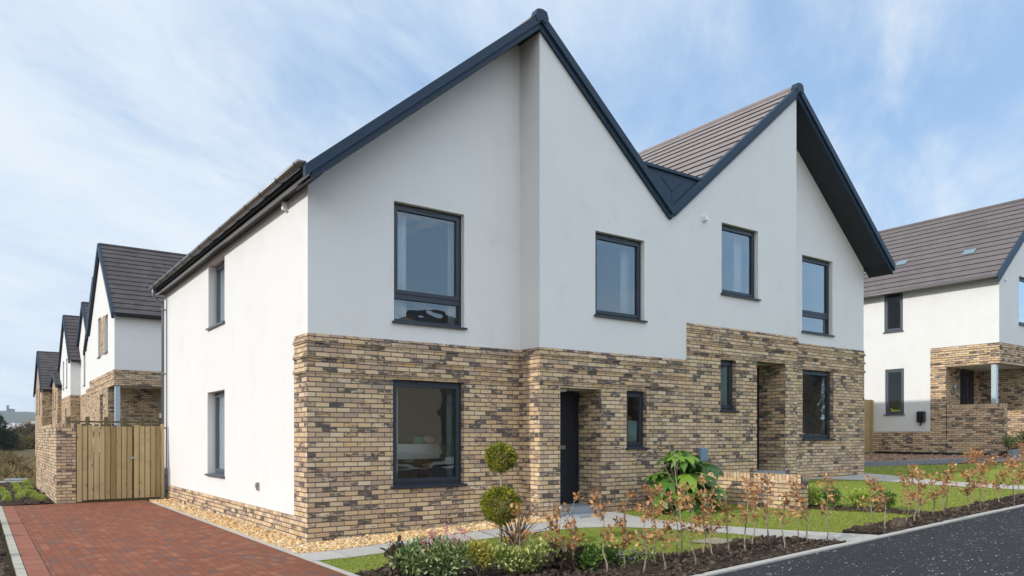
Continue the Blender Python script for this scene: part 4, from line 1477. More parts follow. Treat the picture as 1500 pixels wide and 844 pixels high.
for q, n in ((LAWN1, 26000), (LAWN2, 24000), (LAWN3, 22000), (LAWN4, 16000)):
    grassblades('grass', q, n, .034 if n > 20000 else .05, .009 if n > 20000 else .014, .008)
sheet('sand_patch', [(3.78, -4.0), (4.28, -3.98), (4.30, -4.36), (3.90, -4.40)], .030, M['sand'], None, .2)

BED1 = [(-.45, -2.72), (-.1, -2.74), (.62, -2.82), (1.5, -3.37), (2.38, -4.08), (3.1, -4.47), (4.0, -4.45), (4.84, -4.42), (5.12, -5.445), (-.45, -5.445)]
BED2 = [(5.87, -4.94), (6.2, -4.92), (8.9, -4.95), (12.98, -4.87), (12.98, -5.445), (6.02, -5.445)]
BED3 = [(13.74, -4.92), (24, -4.92), (24, -5.445), (13.73, -5.445)]
BED4 = [(7.85, -2.6), (8.3, -3.1), (8.5, -4.2), (8.6, -4.93), (8.2, -4.93), (8.1, -4.2), (7.85, -3.4)]
BEDL = [(-3.68, -5), (-3.68, 9.9), (-2.5, 10.1), (-2.5, 20.2), (-4.4, 20.6), (-7.5, 20.2), (-9, 5), (-9, -5)]
for i, q in enumerate((BED1, BED2, BED3, BED4)):
    sheet('soil_bed', q, .020, M['soil'], None, .12, jitter=soilbump)
sheet('soil_bed', BEDL, .020, M['soil'], None, .35, jitter=soilbump)
pebbles('soil_clods', BED1, 9000, .021, M['clod'], .035, .75, .5)
pebbles('soil_clods', BED2, 6500, .024, M['clod'], .035, .75, .5)
pebbles('soil_clods', BED3, 2500, .026, M['clod'], .035, .75, .5)
pebbles('soil_clods', BED4, 900, .022, M['clod'], .03, .75, .5)
pebbles('soil_clods', BEDL, 9000, .035, M['clod'], .03, .75, .5)
sheet('field_path', [(-9, 20.8), (-4.4, 20.9), (-2.6, 20.4), (-2.6, 21.0), (-4.5, 21.6), (-9, 21.5)], .03, M['kerb'], None, 1.0)

# right-hand drive
sheet('right_driveway', [(15.35, -.05), (17.3, 1.9), (20.6, -.62), (24.3, -3.3), (40, -3.3), (40, .5), (26, .05), (23.55, .05), (23.55, 4.3), (15.35, 4.3)], .008, M['pink'], None, .7)
GRAV2 = [(17.5, 2.1), (20.7, -.35), (22.9, -.35), (23.5, .2), (23.5, 4.3), (17.5, 4.3)]
pebbles('brown_gravel', GRAV2, 9000, .035, M['gravel_red'], .015)
sheet('brown_gravel_bed', GRAV2, .016, M['gravel_bed'], None, .7)
kerb_run('right_drive_kerb', [(17.3, 1.95), (20.7, -.55)], .14, .13, .9, M['kerb_grey'], None)
kerb_run('planter_kerb', [(23.0, -.45), (27.5, -.45)], .15, .25, .9, M['kerb_grey'], None)
sheet('planter_soil', [(23.2, -.37), (27.5, -.37), (27.5, .06), (23.2, .06)], .18, M['soil'], None, .3)
pp = MB()
pp.tube([(23.50, 4.2, 1.03), (23.50, 2.6, 1.02), (23.49, .3, 1.03)], .045, 8)
tag(mesh_obj('drain_pipe', pp, M['black_plastic'], None, True), 'black pipe lying along the foot of the right house side wall', 'pipe')

# ------------------------------------------------------------------ walls, gate and fences
w = MB()
w.panel('x', -2.46, .40, [(9.90, -.1), (17.2, -.1), (17.2, 1.81), (9.90, 1.81)])
o = thing('boundary_wall', 'tall buff brick garden wall running back from the left end of the timber gate', 'wall', (-2.26, 13.5, 0))
mesh_obj('wall_face', w, M['brick'], o)
w = MB()
w.box(-2.47, -2.05, 9.89, 17.2, 1.811, 1.91)
mesh_obj('coping', w, M['brick_edge'], o)

o = thing('low_garden_wall', 'low buff brick wall with upright coping between the two front gardens', 'wall', (7.7, -2, .3))
w = MB()
w.panel('x', 7.60, .215, [(-3.14, .1), (-.61, .1), (-.61, .825), (-3.14, .825)])
mesh_obj('wall_face', w, M['brick'], o)
w = MB()
w.box(7.597, 7.818, -3.143, -.61, .826, .925)
mesh_obj('coping', w, M['brick_edge'], o)

def board_gate():
    o = thing('timber_gate', 'double timber gate of upright boards across the drive between brick wall and house', 'gate', (-1.1, 9.95, 0))
    for i, (a, b) in enumerate(((-1.80, -.83), (-.80, -.17))):
        mb = MB()
        n = round((b - a) / .118)
        wd = (b - a) / n
        for k in range(n):
            g = .016
            zt = 1.86 + random.uniform(-.012, .012)
            mb.box(a + k * wd + g / 2, a + (k + 1) * wd - g / 2, 9.93 + random.uniform(-.003, .003), 9.955, .07, zt)
        lf = mesh_obj('gate_leaf', mb, M['wood'], o, False, .003)
        mb = MB()
        for z in (.25, .95, 1.62):
            mb.box(a + .01, b - .01, 9.957, 10.0, z, z + .10)
        mesh_obj('rail', mb, M['wood_old'], lf)
    mb = MB()
    mb.box(-2.04, -1.93, 9.91, 10.02, .03, 1.90)
    mesh_obj('gate_post', mb, M['wood'], o, False, .004)
    mb = MB()
    mb.box(-.165, -.10, 9.91, 10.02, .03, 1.92)
    mesh_obj('gate_post', mb, M['wood'], o, False, .004)
    mb = MB()
    mb.box(-1.915, -1.815, 9.932, 9.955, .06, 1.86)
    mesh_obj('infill_board', mb, M['wood'], o, False, .003)
    mb = MB()
    mb.box(-.90, -.76, 9.905, 9.929, 1.05, 1.10)
    mb.tube([(-.83, 9.928, 1.075), (-.83, 9.88, 1.075)], .018, 8)
    mesh_obj('latch', mb, M['steel'], o)
    return o
board_gate()
o = thing('garden_fence', 'weathered timber fence with rails and posts behind the timber gate', 'fence', (-1.0, 12.5, 0))
mb = MB()
for k in range(26):
    x = -2.0 + k * .155
    mb.box(x, x + .10, 12.5, 12.52, .1, 1.93 + random.uniform(-.02, .02))
mesh_obj('fence_boards', mb, M['wood_old'], o)
mb = MB()
mb.box(-2.04, 2.0, 12.45, 12.499, 1.985, 2.035)
mb.box(-2.04, 2.0, 12.45, 12.499, 1.60, 1.66)
mesh_obj('rail', mb, M['wood_old'], o)
for x in (-2.0, -1.55, -1.1, -.65, -.2, .25):
    mb = MB()
    mb.box(x - .05, x + .05, 12.40, 12.449, .1, 2.14)
    mesh_obj('fence_post', mb, M['wood_old'], o)

o = thing('timber_fence', 'timber board fence closing the gap between the big pair and the right house', 'fence', (19.5, 4.4, .8))
mb = MB()
x = 15.3
while x < 23.55:
    mb.box(x, x + .10, 4.38 + random.uniform(-.004, .004), 4.405, 1.04, 3.0 + random.uniform(-.01, .01))
    x += .108
mesh_obj('fence_boards', mb, M['wood'], o)
mb = MB()
for z in (1.3, 2.7):
    mb.box(15.3, 23.5, 4.406, 4.45, z, z + .09)
mesh_obj('rail', mb, M['wood_old'], o)
sheet('fence_footing', [(15.3, 4.3), (23.55, 4.3), (23.55, 5.2), (15.3, 5.2)], .02, M['gravel_bed'], None, 1.0)

# grey sheet left lying by the field path
mb = MB()
mb.hexa([(-3.15, 21.0, .03), (-2.55, 20.95, .03), (-2.5, 21.5, .03), (-3.2, 21.6, .03)], [(-3.15, 21.0, .08), (-2.55, 20.95, .07), (-2.5, 21.5, .12), (-3.2, 21.6, .11)])
tag(mesh_obj('building_board', mb, M['pipe']), 'grey boards lying on the ground at the edge of the brown field', 'boards')

# ------------------------------------------------------------------ plants
def leaves_obj(name, pos, d, nrm, ln, mat, parent, wid=1.0, tv=LEAF_V, tf=LEAF_F):
    n = len(pos)
    ln = np.broadcast_to(np.asarray(ln, float), (n,))
    return cloud_obj(name, tv, tf, frames(d, nrm, ln * wid, ln, ln), np.asarray(pos), mat, parent)


def beech_variant(k, h, nleaf, bare=False):
    """returns (stem MB, leaf arrays) around the origin"""
    r = random.Random(100 + k)
    st = MB()
    pts, rad = [], []
    x = y = 0.0
    lx, ly = r.uniform(-.10, .10), r.uniform(-.10, .10)
    for i in range(7):
        f = i / 6
        x = lx * f * h + .02 * math.sin(i * 2.1 + k)
        y = ly * f * h + .02 * math.cos(i * 1.7 + k)
        pts.append(Vector((x, y, -.06 + (h + .06) * f)))
        rad.append(.011 * (1 - f) + .0025)
    st.tube(pts, rad, 6)
    lp, ld = [], []
    nb = 11
    tips = [(pts[-1], (pts[-1] - pts[-2]).normalized())]
    for b in range(nb):
        f = r.uniform(.30, .95)
        i = min(5, int(f * 6))
        p0 = pts[i].lerp(pts[i + 1], f * 6 - i)
        a = r.uniform(0, 2 * math.pi)
        L = r.uniform(.10, .30) * (1.15 - f * .6) * (h / .9)
        d = Vector((math.cos(a), math.sin(a), r.uniform(.5, 1.3))).normalized()
        q = [p0, p0 + d * L * .5, p0 + d * L + Vector((0, 0, .04))]
        st.tube(q, [.005, .0035, .002], 4)
        for s in (.35, .6, .8, 1.0):
            tips.append((q[0].lerp(q[2], s), d))
    per = max(1, nleaf // len(tips))
    for p, d in tips:
        for _ in range(per + (1 if r.random() < .5 else 0)):
            lp.append(p + Vector((r.gauss(0, .022), r.gauss(0, .022), r.gauss(0, .022))))
            v = d + Vector((r.gauss(0, .7), r.gauss(0, .7), r.gauss(-.25, .6)))
            ld.append(v.normalized())
    return st, np.array(lp), np.array(ld)

# one pool of sapling shapes; every sapling in the row is an object of its own with its own two parts
POOL = []
for k, (h, n) in enumerate([(.86, 110), (1.0, 150), (.82, 75), (.97, 120), (.92, 45), (1.07, 175)]):
    POOL.append((h, n) + beech_variant(k, h, n))
POOL_MESH = []
for k, (h, n, st, lp, ld) in enumerate(POOL):
    root = thing('beech_sapling', 'x', 'sapling', (0, 0, 0))
    a = mesh_obj('stem', st, M['bark'], root, True)
    ln = rng.uniform(.042, .072, len(lp))
    b = leaves_obj('leaves', lp, ld, unit(len(lp)), ln, M['beech'], root, 1.15)
    POOL_MESH.append((a.data, b.data))
    for o in (a, b, root):
        bpy.data.objects.remove(o)
SAP = [(1.10, -3.87, 0), (1.24, -4.17, 3), (1.35, -4.30, 2), (1.44, -4.37, 1), (1.61, -4.74, 3), (1.88, -4.72, 1), (1.90, -5.02, 0), (2.34, -4.77, 5), (2.12, -5.10, 2), (2.71, -4.80, 4), (2.53, -5.18, 3),
       (3.19, -4.74, 1), (3.04, -5.02, 4), (3.54, -4.84, 2), (3.67, -4.97, 3), (4.13, -4.75, 2), (4.14, -4.97, 4), (4.15, -5.19, 2), (4.88, -4.90, 4), (4.78, -5.12, 2), (5.06, -5.20, 4),
       (6.51, -5.01, 0), (6.29, -5.34, 2), (6.94, -5.29, 3), (7.71, -5.09, 1), (8.05, -5.13, 0), (8.37, -5.15, 3), (9.69, -5.02, 5), (8.99, -5.23, 1), (10.09, -5.00, 3), (9.28, -5.31, 5), (10.17, -5.23, 1), (10.45, -5.34, 3),
       (11.2, -5.1, 1), (11.96, -5.0, 5), (12.5, -5.25, 0), (8.62, -5.0, 2), (7.35, -5.2, 0), (14.3, -5.1, 1), (15.2, -5.2, 5)]
DESC = ['medium', 'full', 'short', 'leafy', 'sparse', 'tall full']
order = {}
def ordinal(n):
    w = ['first', 'second', 'third', 'fourth', 'fifth', 'sixth', 'seventh', 'eighth', 'ninth', 'tenth', 'eleventh', 'twelfth', 'thirteenth', 'fourteenth', 'fifteenth', 'sixteenth', 'seventeenth', 'eighteenth', 'nineteenth', 'twentieth', 'twenty first']
    return w[n]
CX, CY, CT = -3.993, -10.82, .6189
def pxx(x, y):
    dx, dy = x - CX, y - CY
    X = dx * math.cos(CT) - dy * math.sin(CT)
    z = dx * math.sin(CT) + dy * math.cos(CT)
    return X / z
srt = sorted(range(len(SAP)), key=lambda i: pxx(*SAP[i][:2]))
near = [i for i in srt if SAP[i][0] < 5.3]
mid = [i for i in srt if 5.3 <= SAP[i][0] < 13.2]
farr = [i for i in srt if SAP[i][0] >= 13.2]
for lst, where in ((near, 'in the near bed'), (mid, 'past the first path'), (farr, 'beyond the second path')):
    for j, i in enumerate(lst):
        order[i] = ordinal(j) + ' from the left ' + where
for i, (x, y, k) in enumerate(SAP):
    root = thing('beech_sapling', '%s brown beech sapling, %s' % (DESC[k], order[i]), 'sapling', (x, y, G(x, y) + .02), 'brown beech saplings along the road kerb')
    a = bpy.data.objects.new('stem', POOL_MESH[k][0])
    b = bpy.data.objects.new('leaves', POOL_MESH[k][1])
    for o in (a, b):
        COL.objects.link(o)
        o.parent = root
    root.rotation_euler.z = random.uniform(0, 6.28)
    s = random.uniform(.78, 1.0)
    if 1.0 < x < 1.5:
        s *= .95
    root.scale = (s, s, s)


def ball_leaves(c, r, n, ln, flat=1.0, shell=.55, upbias=.25):
    u = unit(n)
    rad = r * (shell + (1 - shell) * rng.random(n) ** .6)
    bumps = np.array([noise.noise(Vector(v) * 2.6 + Vector((r * 9, 3, 1))) for v in u])
    rad = rad * (1 + .24 * bumps)
    pos = np.array(c) + u * rad[:, None] * [1, 1, flat]
    d = u * .8 + unit(n) * .6 + [0, 0, upbias]
    return pos, d


# two-ball topiary
root = thing('topiary_tree', 'golden yew topiary of two clipped balls on one bare stem by the front bed', 'topiary', (1.67, -2.62, .08))
mb = MB()
mb.tube([(1.66, -2.62, 0.0), (1.665, -2.62, .45), (1.672, -2.62, .95), (1.665, -2.62, 1.35)], [.024, .022, .018, .012], 8)
mesh_obj('stem', mb, M['bark'], root, True)
for cz, r, n in ((1.31, .185, 3600), (.685, .245, 5400)):
    pos, d = ball_leaves((1.667, -2.62, cz), r, n, .03, .92, .72)
    fo = leaves_obj('foliage_ball', pos, d, unit(n), rng.uniform(.030, .062, n), M['yew'], root, .36)


def bush(name, label, cat, x, y, w, h, n, ln, mat, group=None, wid=.8, stems=5, kind=None, shell=.2, flat=None, zb=None, barkm='bark_dark'):
    z = G(x, y) + .02 if zb is None else zb
    root = thing(name, label, cat, (x, y, z), group)
    r = random.Random(int(x * 131 + y * 17))
    mb = MB()
    for k in range(stems):
        a = r.uniform(0, 6.28)
        q = Vector((x + math.cos(a) * w * .35, y + math.sin(a) * w * .35, z + h * r.uniform(.6, .92)))
        p0 = Vector((x + r.uniform(-.03, .03), y + r.uniform(-.03, .03), z - .05))
        mb.tube([p0, p0.lerp(q, .5) + Vector((r.uniform(-.03, .03), r.uniform(-.03, .03), h * .08)), q], [.009, .006, .003], 5)
    mesh_obj('stem', mb, M[barkm], root)
    # several lobes make an uneven outline
    nl = 6
    P, Dd = [], []
    for k in range(nl):
        a = r.uniform(0, 6.28)
        rr = w * .28 * math.sqrt(r.random())
        cz = z + h * r.uniform(.32, .68)
        c = (x + math.cos(a) * rr, y + math.sin(a) * rr, cz)
        m = n // nl
        pos, d = ball_leaves(c, min(w * .30, h * .42) * r.uniform(.75, 1.2), m, ln, (h / w) ** .5, shell, .5)
        P.append(pos)
        Dd.append(d)
    P = np.concatenate(P)
    Dd = np.concatenate(Dd)
    P[:, 2] = np.maximum(P[:, 2], z + .01)
    m = len(P)
    leaves_obj('foliage', P, Dd, unit(m) + [0, 0, .6], rng.uniform(.65, 1.25, m) * ln, mat, root, wid)
    return root

sk = bush('flowering_shrub', 'pink flowering skimmia shrub with cream edged leaves at the left of the front bed', 'shrub', .16, -3.74, .58, .50, 1200, .062, M['skimmia'])
for k in range(22):
    P, Dd = [], []
    a = random.uniform(0, 6.28); rr = .27 * math.sqrt(random.random())
    c = Vector((.16 + rr * math.cos(a), -3.74 + rr * math.sin(a), .47 + random.uniform(-.08, .10)))
    for _ in range(26):
        P.append(c + Vector((random.gauss(0, .017), random.gauss(0, .017), random.gauss(0, .028))))
        Dd.append((random.gauss(0, 1), random.gauss(0, 1), random.gauss(.6, .6)))
    leaves_obj('flower_head', np.array(P), np.array(Dd), unit(len(P)), rng.uniform(.016, .028, len(P)), M['pinkflower'], sk, 1.0)
bush('evergreen_shrub', 'green leaved shrub at the left end of the front bed, beside the pink flowers', 'shrub', -.14, -3.50, .40, .42, 520, .075, M['skimmia'])
bush('evergreen_shrub', 'small plant with dark maroon leaves at the left end of the front bed', 'shrub', -.20, -3.30, .32, .50, 110, .12, M['maroon'], None, .9, 5)
bush('evergreen_shrub', 'yellow leaved variegated shrub between the pink flowers and the topiary', 'shrub', .46, -3.98, .32, .54, 800, .05, M['yellow'])
bush('evergreen_shrub', 'cream and green variegated shrub in front of the topiary stem', 'shrub', .74, -4.20, .48, .44, 1100, .048, M['varieg'])
bush('evergreen_shrub', 'dense variegated shrub right of the topiary stem', 'shrub', 1.02, -4.22, .46, .40, 1200, .046, M['varieg'])
bush('evergreen_shrub', 'low green shrub under the first saplings at the front of the bed', 'shrub', 1.62, -4.42, .40, .30, 500, .055, M['green'])
bush('evergreen_shrub', 'broad leaved bergenia with maroon green leaves among the first saplings', 'shrub', 1.36, -4.32, .46, .28, 70, .14, M['maroon'], None, 1.1, 4)
bush('evergreen_shrub', 'dark green box shrub near the violet flowers', 'shrub', 1.98, -4.36, .36, .28, 600, .038, M['green'])
bush('evergreen_shrub', 'small variegated ground plant near the front kerb under the saplings', 'shrub', 2.45, -4.50, .42, .16, 380, .035, M['varieg'])

def flowers(label, x, y, n, spread, h, mat='violet', cat='flowers'):
    z = G(x, y)
    root = thing('violet_plant', label, cat, (x, y, z))
    p = np.column_stack([x + rng.normal(0, spread, n * 6), y + rng.normal(0, spread, n * 6), z + h * rng.uniform(.2, .9, n * 6)])
    leaves_obj('foliage', p, unit(n * 6) + [0, 0, .8], unit(n * 6), rng.uniform(.03, .05, n * 6), M['green'], root, .9)
    P, Dd = [], []
    for k in range(n):
        c = np.array([x + rng.normal(0, spread), y + rng.normal(0, spread), z + h * rng.uniform(.9, 1.2)])
        for a in range(5):
            P.append(c)
            Dd.append([math.cos(a * 1.257), math.sin(a * 1.257), .25])
    leaves_obj('petals', np.array(P), np.array(Dd), np.tile([[0, 0, 1.0]], (len(P), 1)), .022, M[mat], root, 1.2)
flowers('violet flowered ground plant in the front bed below the saplings', 2.06, -4.62, 16, .13, .17)
flowers('violet flowered ground plant beside the glossy palmate shrub', 6.2, -1.95, 9, .12, .14)
flowers('violet flowered ground plant in front of the yellow leaved shrub', 1.12, -4.0, 7, .09, .16)

# purple strap-leaved plant under the topiary
root = thing('strap_leaf_plant', 'purple brown plant with long strap leaves fanning out at the topiary foot', 'plant', (1.85, -2.9, .08))
mb = MB()
for k in range(46):
    a = random.uniform(0, 6.28)
    L = random.uniform(.50, .88)
    lean = random.uniform(.25, 1.05)
    w_ = random.uniform(.010, .017)
    p0 = Vector((1.80 + random.gauss(0, .035), -2.78 + random.gauss(0, .035), .06))
    hd = Vector((math.cos(a), math.sin(a), 0))
    sd = Vector((-math.sin(a), math.cos(a), 0))
    vs = []
    for i in range(6):
        f = i / 5
        c = p0 + hd * (lean * L * .75 * f ** 1.4) + Vector((0, 0, L * (1 - .25 * lean) * (f - .32 * lean * f * f)))
        ww = w_ * (1 - f ** 2.5) + .001
        vs += [c - sd * ww, c + Vector((0, 0, -.006)), c + sd * ww]
    fs = []
    for i in range(5):
        fs += [(i * 3, i * 3 + 1, i * 3 + 4, i * 3 + 3), (i * 3 + 1, i * 3 + 2, i * 3 + 5, i * 3 + 4)]
    mb.add(vs, fs)
mesh_obj('strap_leaves', mb, M['purple'], root)

# big palmate-leaved shrub against the wall
root = thing('fatsia_shrub', 'large glossy shrub with hand shaped leaves against the brick wall between the doors', 'shrub', (6.45, -1.55, G(6.45, -1.55)))
FX, FY = 6.30, -1.62
zg = G(FX, FY)
st, lf, ptl = MB(), MB(), MB()
rr = random.Random(5)
def palmate(mb, c, nrm, fwd, R0, droop):
    n = Vector(nrm).normalized()
    f = (Vector(fwd) - n * Vector(fwd).dot(n)).normalized()
    s = f.cross(n)
    lob = 7
    vs, fs = [Vector(c)], []
    for i in range(lob):
        a = math.radians(-140 + 280 * i / (lob - 1))
        L = R0 * (1 - .28 * abs(a) / 2.44)
        d = f * math.cos(a) + s * math.sin(a)
        pd = -f * math.sin(a) + s * math.cos(a)
        b = len(vs)
        q = lambda t, w_, up: Vector(c) + d * (L * t) + pd * (w_ * L) + n * (up * L - droop * L * t * t)
        vs += [q(.50, -.235, .01), q(.50, .235, .01), q(.72, -.20, .02), q(.72, .20, .02), q(.45, 0, -.02), q(.72, 0, -.015), q(1.0, 0, -.06)]
        fs += [(0, b + 4, b), (0, b + 1, b + 4), (b, b + 4, b + 5, b + 2), (b + 4, b + 1, b + 3, b + 5), (b + 2, b + 5, b + 6), (b + 5, b + 3, b + 6)]
    mb.add(vs, fs)
for k in range(14):
    a = rr.uniform(0, 6.28)
    rad = rr.uniform(.05, .62)
    H_ = rr.uniform(.42, .92) if k else 1.06
    tip = Vector((FX + math.cos(a) * rad * (1.0), FY + math.sin(a) * rad * .8, zg + H_))
    p0 = Vector((FX + rr.uniform(-.1, .1), FY + rr.uniform(-.06, .06), zg - .05))
    st.tube([p0, p0.lerp(tip, .55) + Vector((math.cos(a) * .05, math.sin(a) * .05, .02)), tip], [.018, .014, .010], 6)
    nl = 11
    for j in range(nl):
        b = a + j * 2.4 + rr.uniform(-.3, .3)
        lvl = rr.uniform(.05, 1.0)
        base = p0.lerp(tip, .35 + .65 * lvl)
        out = rr.uniform(.18, .42) * (1.15 - .35 * lvl)
        e = base + Vector((math.cos(b) * out, math.sin(b) * out, rr.uniform(-.02, .16) * lvl - .04))
        e.y = min(e.y, -.80)
        e.x = min(e.x, 7.42)
        e.z = max(e.z, zg + .12)
        st.tube([base, base.lerp(e, .5) + Vector((0, 0, .04)), e], [.006, .005, .004], 4, 1, False)
        out_v = Vector((math.cos(b), math.sin(b), 0))
        tilt = rr.uniform(.25, 1.1) * (1.25 - .75 * lvl)
        palmate(lf, e, Vector((0, 0, 1)) + out_v * tilt, out_v + Vector((0, 0, -.3)), rr.uniform(.22, .36), rr.uniform(.15, .5))
mesh_obj('stem', st, [M['bark_dark'], M['lime']], root, True)
mesh_obj('leaves', lf, M['fatsia'], root, True)

# dry tussocks over the field
FIELD = [(-40, 22), (-2.2, 22), (-1.2, 45), (-1, 95), (-60, 95)]
Pf = scatter(FIELD, 30000)
nf_ = len(Pf)
hh = rng.uniform(.12, .38, nf_)
tag(cloud_obj('dry_grass', BLADE_V, BLADE_F, frames(unit(nf_) * [.8, .8, .2] + [0, 0, .8], unit(nf_), hh * .35, hh, hh), np.column_stack([Pf, np.array([G(a, b) for a, b in Pf]) - .02]), M['dry']), None, None, None, 'stuff')

# bare twiggy sapling standing in front of it
st = MB()
p0 = Vector((3.30, -4.30, G(3.3, -4.3)))
root = thing('bare_sapling', 'bare leafless twiggy sapling standing before the palmate shrub', 'sapling', p0)
q = [p0 + Vector((0, 0, -.05)), p0 + Vector((-.02, 0, .4)), p0 + Vector((-.05, .02, .75)), p0 + Vector((-.10, .03, 1.05)), p0 + Vector((-.11, .02, 1.3))]
st.tube(q, [.012, .010, .008, .005, .002], 6)
for f, a, L in ((.5, .3, .25), (.6, 2.6, .30), (.75, 4.0, .28), (.8, 1.0, .22), (.9, 3.0, .2)):
    b = q[1].lerp(q[4], (f - .3) / .7)
    e = b + Vector((math.cos(a) * L * .6, math.sin(a) * L * .6, L))
    st.tube([b, b.lerp(e, .5) + Vector((.01, .01, -.02)), e], [.006, .004, .0015], 5)
mesh_obj('stem', st, M['bark'], root, True)

# low evergreen hedge plants beside the low wall
for i, (x, y, lb) in enumerate([(8.12, -3.0, 'bright green low hedge plant touching the end of the low brick wall'), (8.22, -3.38, 'second bright green low hedge plant out from the low brick wall'),
                                (8.30, -3.78, 'third bright green low hedge plant out from the low brick wall'), (8.38, -4.2, 'bright green low hedge plant farthest from the low brick wall, nearest the road')]):
    bush('hedge_plant', lb, 'hedge plant', x, y, .50, .36, 700, .055, M['green'] if i % 2 else M['lime'], 'low hedge plants on the lawn')
# planter shrubs far right
bush('planter_shrub', 'dark green shrub in the grey edged planter by the porch parapet', 'shrub', 23.6, -.2, .6, .5, 420, .06, M['green'], None, .8, 5, None, .2, None, 1.2)
bush('planter_shrub', 'taller dark green shrub at the right edge of the photo in the grey edged planter', 'shrub', 24.9, -.2, .6, .75, 500, .06, M['green'], None, .8, 5, None, .2, None, 1.2)

# bright low plants in the bed left of the brick wall
LOW = [(-3.42, 14.6), (-3.38, 12.9), (-3.42, 11.0), (-3.06, 16.9), (-3.0, 15.6), (-3.08, 14.1), (-3.10, 11.6), (-2.98, 13.1), (-2.72, 18.6), (-2.72, 17.1), (-2.74, 15.2), (-2.76, 13.1), (-2.80, 11.6), (-2.72, 10.65)]
LOWL = ['backmost plant of the left column', 'middle plant of the left column', 'front plant of the left column nearest the drive', 'backmost plant of the middle column', 'second from the back in the middle column', 'third from the back in the middle column',
        'front plant of the middle column', 'second from the front in the middle column', 'backmost plant of the column beside the wall', 'second from the back beside the wall', 'third from the back beside the wall', 'third from the front beside the wall', 'second from the front beside the wall', 'front plant beside the wall, nearest its end']
for (x, y), l in zip(LOW, LOWL):
    bush('low_shrub', 'low lime green shrub, ' + l, 'shrub', x, y, .29 * random.uniform(.85, 1.1), .20 * random.uniform(.9, 1.15), 600, .026, M['lime'], 'low shrubs in the bed by the brick wall', .7, 4)
for (x, y, l) in [(-3.92, 5.6, 'back'), (-3.98, 3.6, 'middle'), (-4.0, 1.2, 'front')]:
    bush('bed_shrub', 'leafy shrub at the left edge beside the drive kerb, %s one' % l, 'shrub', x, y, .5, .28, 420, .06, M['green'], 'leafy shrubs along the left drive kerb', .8, 4)

# ------------------------------------------------------------------ far left: tree, scrub, hills, town
def big_crown(name, label, cat, x, y, z, w, h, n, ln, mat, trunk, conical=False, group=None, wid=.5):
    root = thing(name, label, cat, (x, y, z), group)
    mb = MB()
    mb.tube([(x, y, z - .3), (x + .1, y, z + h * .4), (x, y, z + h * .85)], [trunk, trunk * .7, trunk * .2], 8)
    r = random.Random(int(abs(x * 13 + y)))
    for k in range(10):
        a = r.uniform(0, 6.28)
        zz = z + h * r.uniform(.25, .8)
        mb.tube([(x, y, zz), (x + math.cos(a) * w * .35, y + math.sin(a) * w * .35, zz + h * .12)], [trunk * .35, trunk * .08], 5)
    mesh_obj('trunk', mb, M['bark_dark'], root)
    P, Dd = [], []
    nl = 16
    for k in range(nl):
        f = r.uniform(.12, .92)
        prof = (1 - f) ** .6 * min(1, f * 5) if conical else math.sin(math.pi * min(1, f + .1)) ** .6
        a = r.uniform(0, 6.28)
        rad = w * .5 * prof * .62
        c = (x + math.cos(a) * rad, y + math.sin(a) * rad, z + h * f)
        pos, d = ball_leaves(c, w * .24 * (prof * .7 + .35), n // nl, ln, .9, .35, .1)
        P.append(pos)
        Dd.append(d)
    P, Dd = np.concatenate(P), np.concatenate(Dd)
    leaves_obj('crown', P, Dd, unit(len(P)), rng.uniform(.6, 1.3, len(P)) * ln, mat, root, wid)
    return root

def at(px, y):
    """x on the line of sight through photo column px at depth y"""
    x = (px - 750) / 1101.1
    d = (x * math.cos(CT) + math.sin(CT), -x * math.sin(CT) + math.cos(CT))
    return CX + d[0] * (y - CY) / d[1]
big_crown('evergreen_tree', 'dark dense evergreen tree at the left edge of the photo beyond the field', 'tree', at(-3, 92), 92, 0, 4.4, 4.1, 5200, .30, M['conifer'], .22, True)
for i, (px, y, w_, h_, m, l) in enumerate([(31, 118, 6.5, 2.7, 'twig', 'bare brown shrub in the middle of the far field edge'), (43, 128, 6.0, 3.4, 'twig', 'taller bare brown shrub right of it, below the tower block'),
                                           (19, 106, 3.8, 1.5, 'scrub', 'olive brown low bush just right of the dark evergreen'), (33, 112, 4.6, 1.7, 'scrub', 'rounded olive brown bush at the centre of the far field edge'),
                                           (48, 110, 3.2, 1.5, 'scrub', 'olive brown bush beside the far brick house'), (5, 100, 3.6, 1.3, 'twig', 'low brown bush under the dark evergreen'), (24, 135, 8, 2.6, 'twig', 'wide bare thicket behind the olive bushes')]):
    big_crown('field_shrub', l, 'shrub', at(px, y), y, 0, w_, h_, 1500, .42 if m == 'scrub' else .6, M[m], .08, False, 'scrub along the far edge of the field', .5 if m == 'scrub' else .07)

mb = MB()
xs = np.linspace(-900, 900, 73)
rows = []
for j in range(9):
    f = j / 8
    for x in xs:
        rg = 78 + 10 * noise.noise(Vector((x * .004, 0, 1))) + 6 * noise.noise(Vector((x * .02, 0, 5)))
        cx = at(25, 2450)
        t_ = (x) / 900
        hgt = rg * (1 - .55 * min(1, max(0, (x - 120) / 260))) if x > 0 else rg * (1 - .1 * abs(t_))
        z = -3 + hgt * math.sin(f * math.pi / 2) ** 1.2 + 3 * noise.noise(Vector((x * .03, f * 6, 2))) * f
        mb.v.append((cx + x, 1900 + 650 * f, z))
nx = len(xs)
mb.f = [(j * nx + i, j * nx + i + 1, (j + 1) * nx + i + 1, (j + 1) * nx + i) for j in range(8) for i in range(nx - 1)]
mb.mi = [0] * len(mb.f)
tag(mesh_obj('hills', mb, M['hill'], None, True), None, None, None, 'structure')
HV = [(-.5, -.5, 0), (.5, -.5, 0), (.5, .5, 0), (-.5, .5, 0), (-.5, -.5, .6), (.5, -.5, .6), (.5, .5, .6), (-.5, .5, .6), (-.5, 0, 1), (.5, 0, 1)]
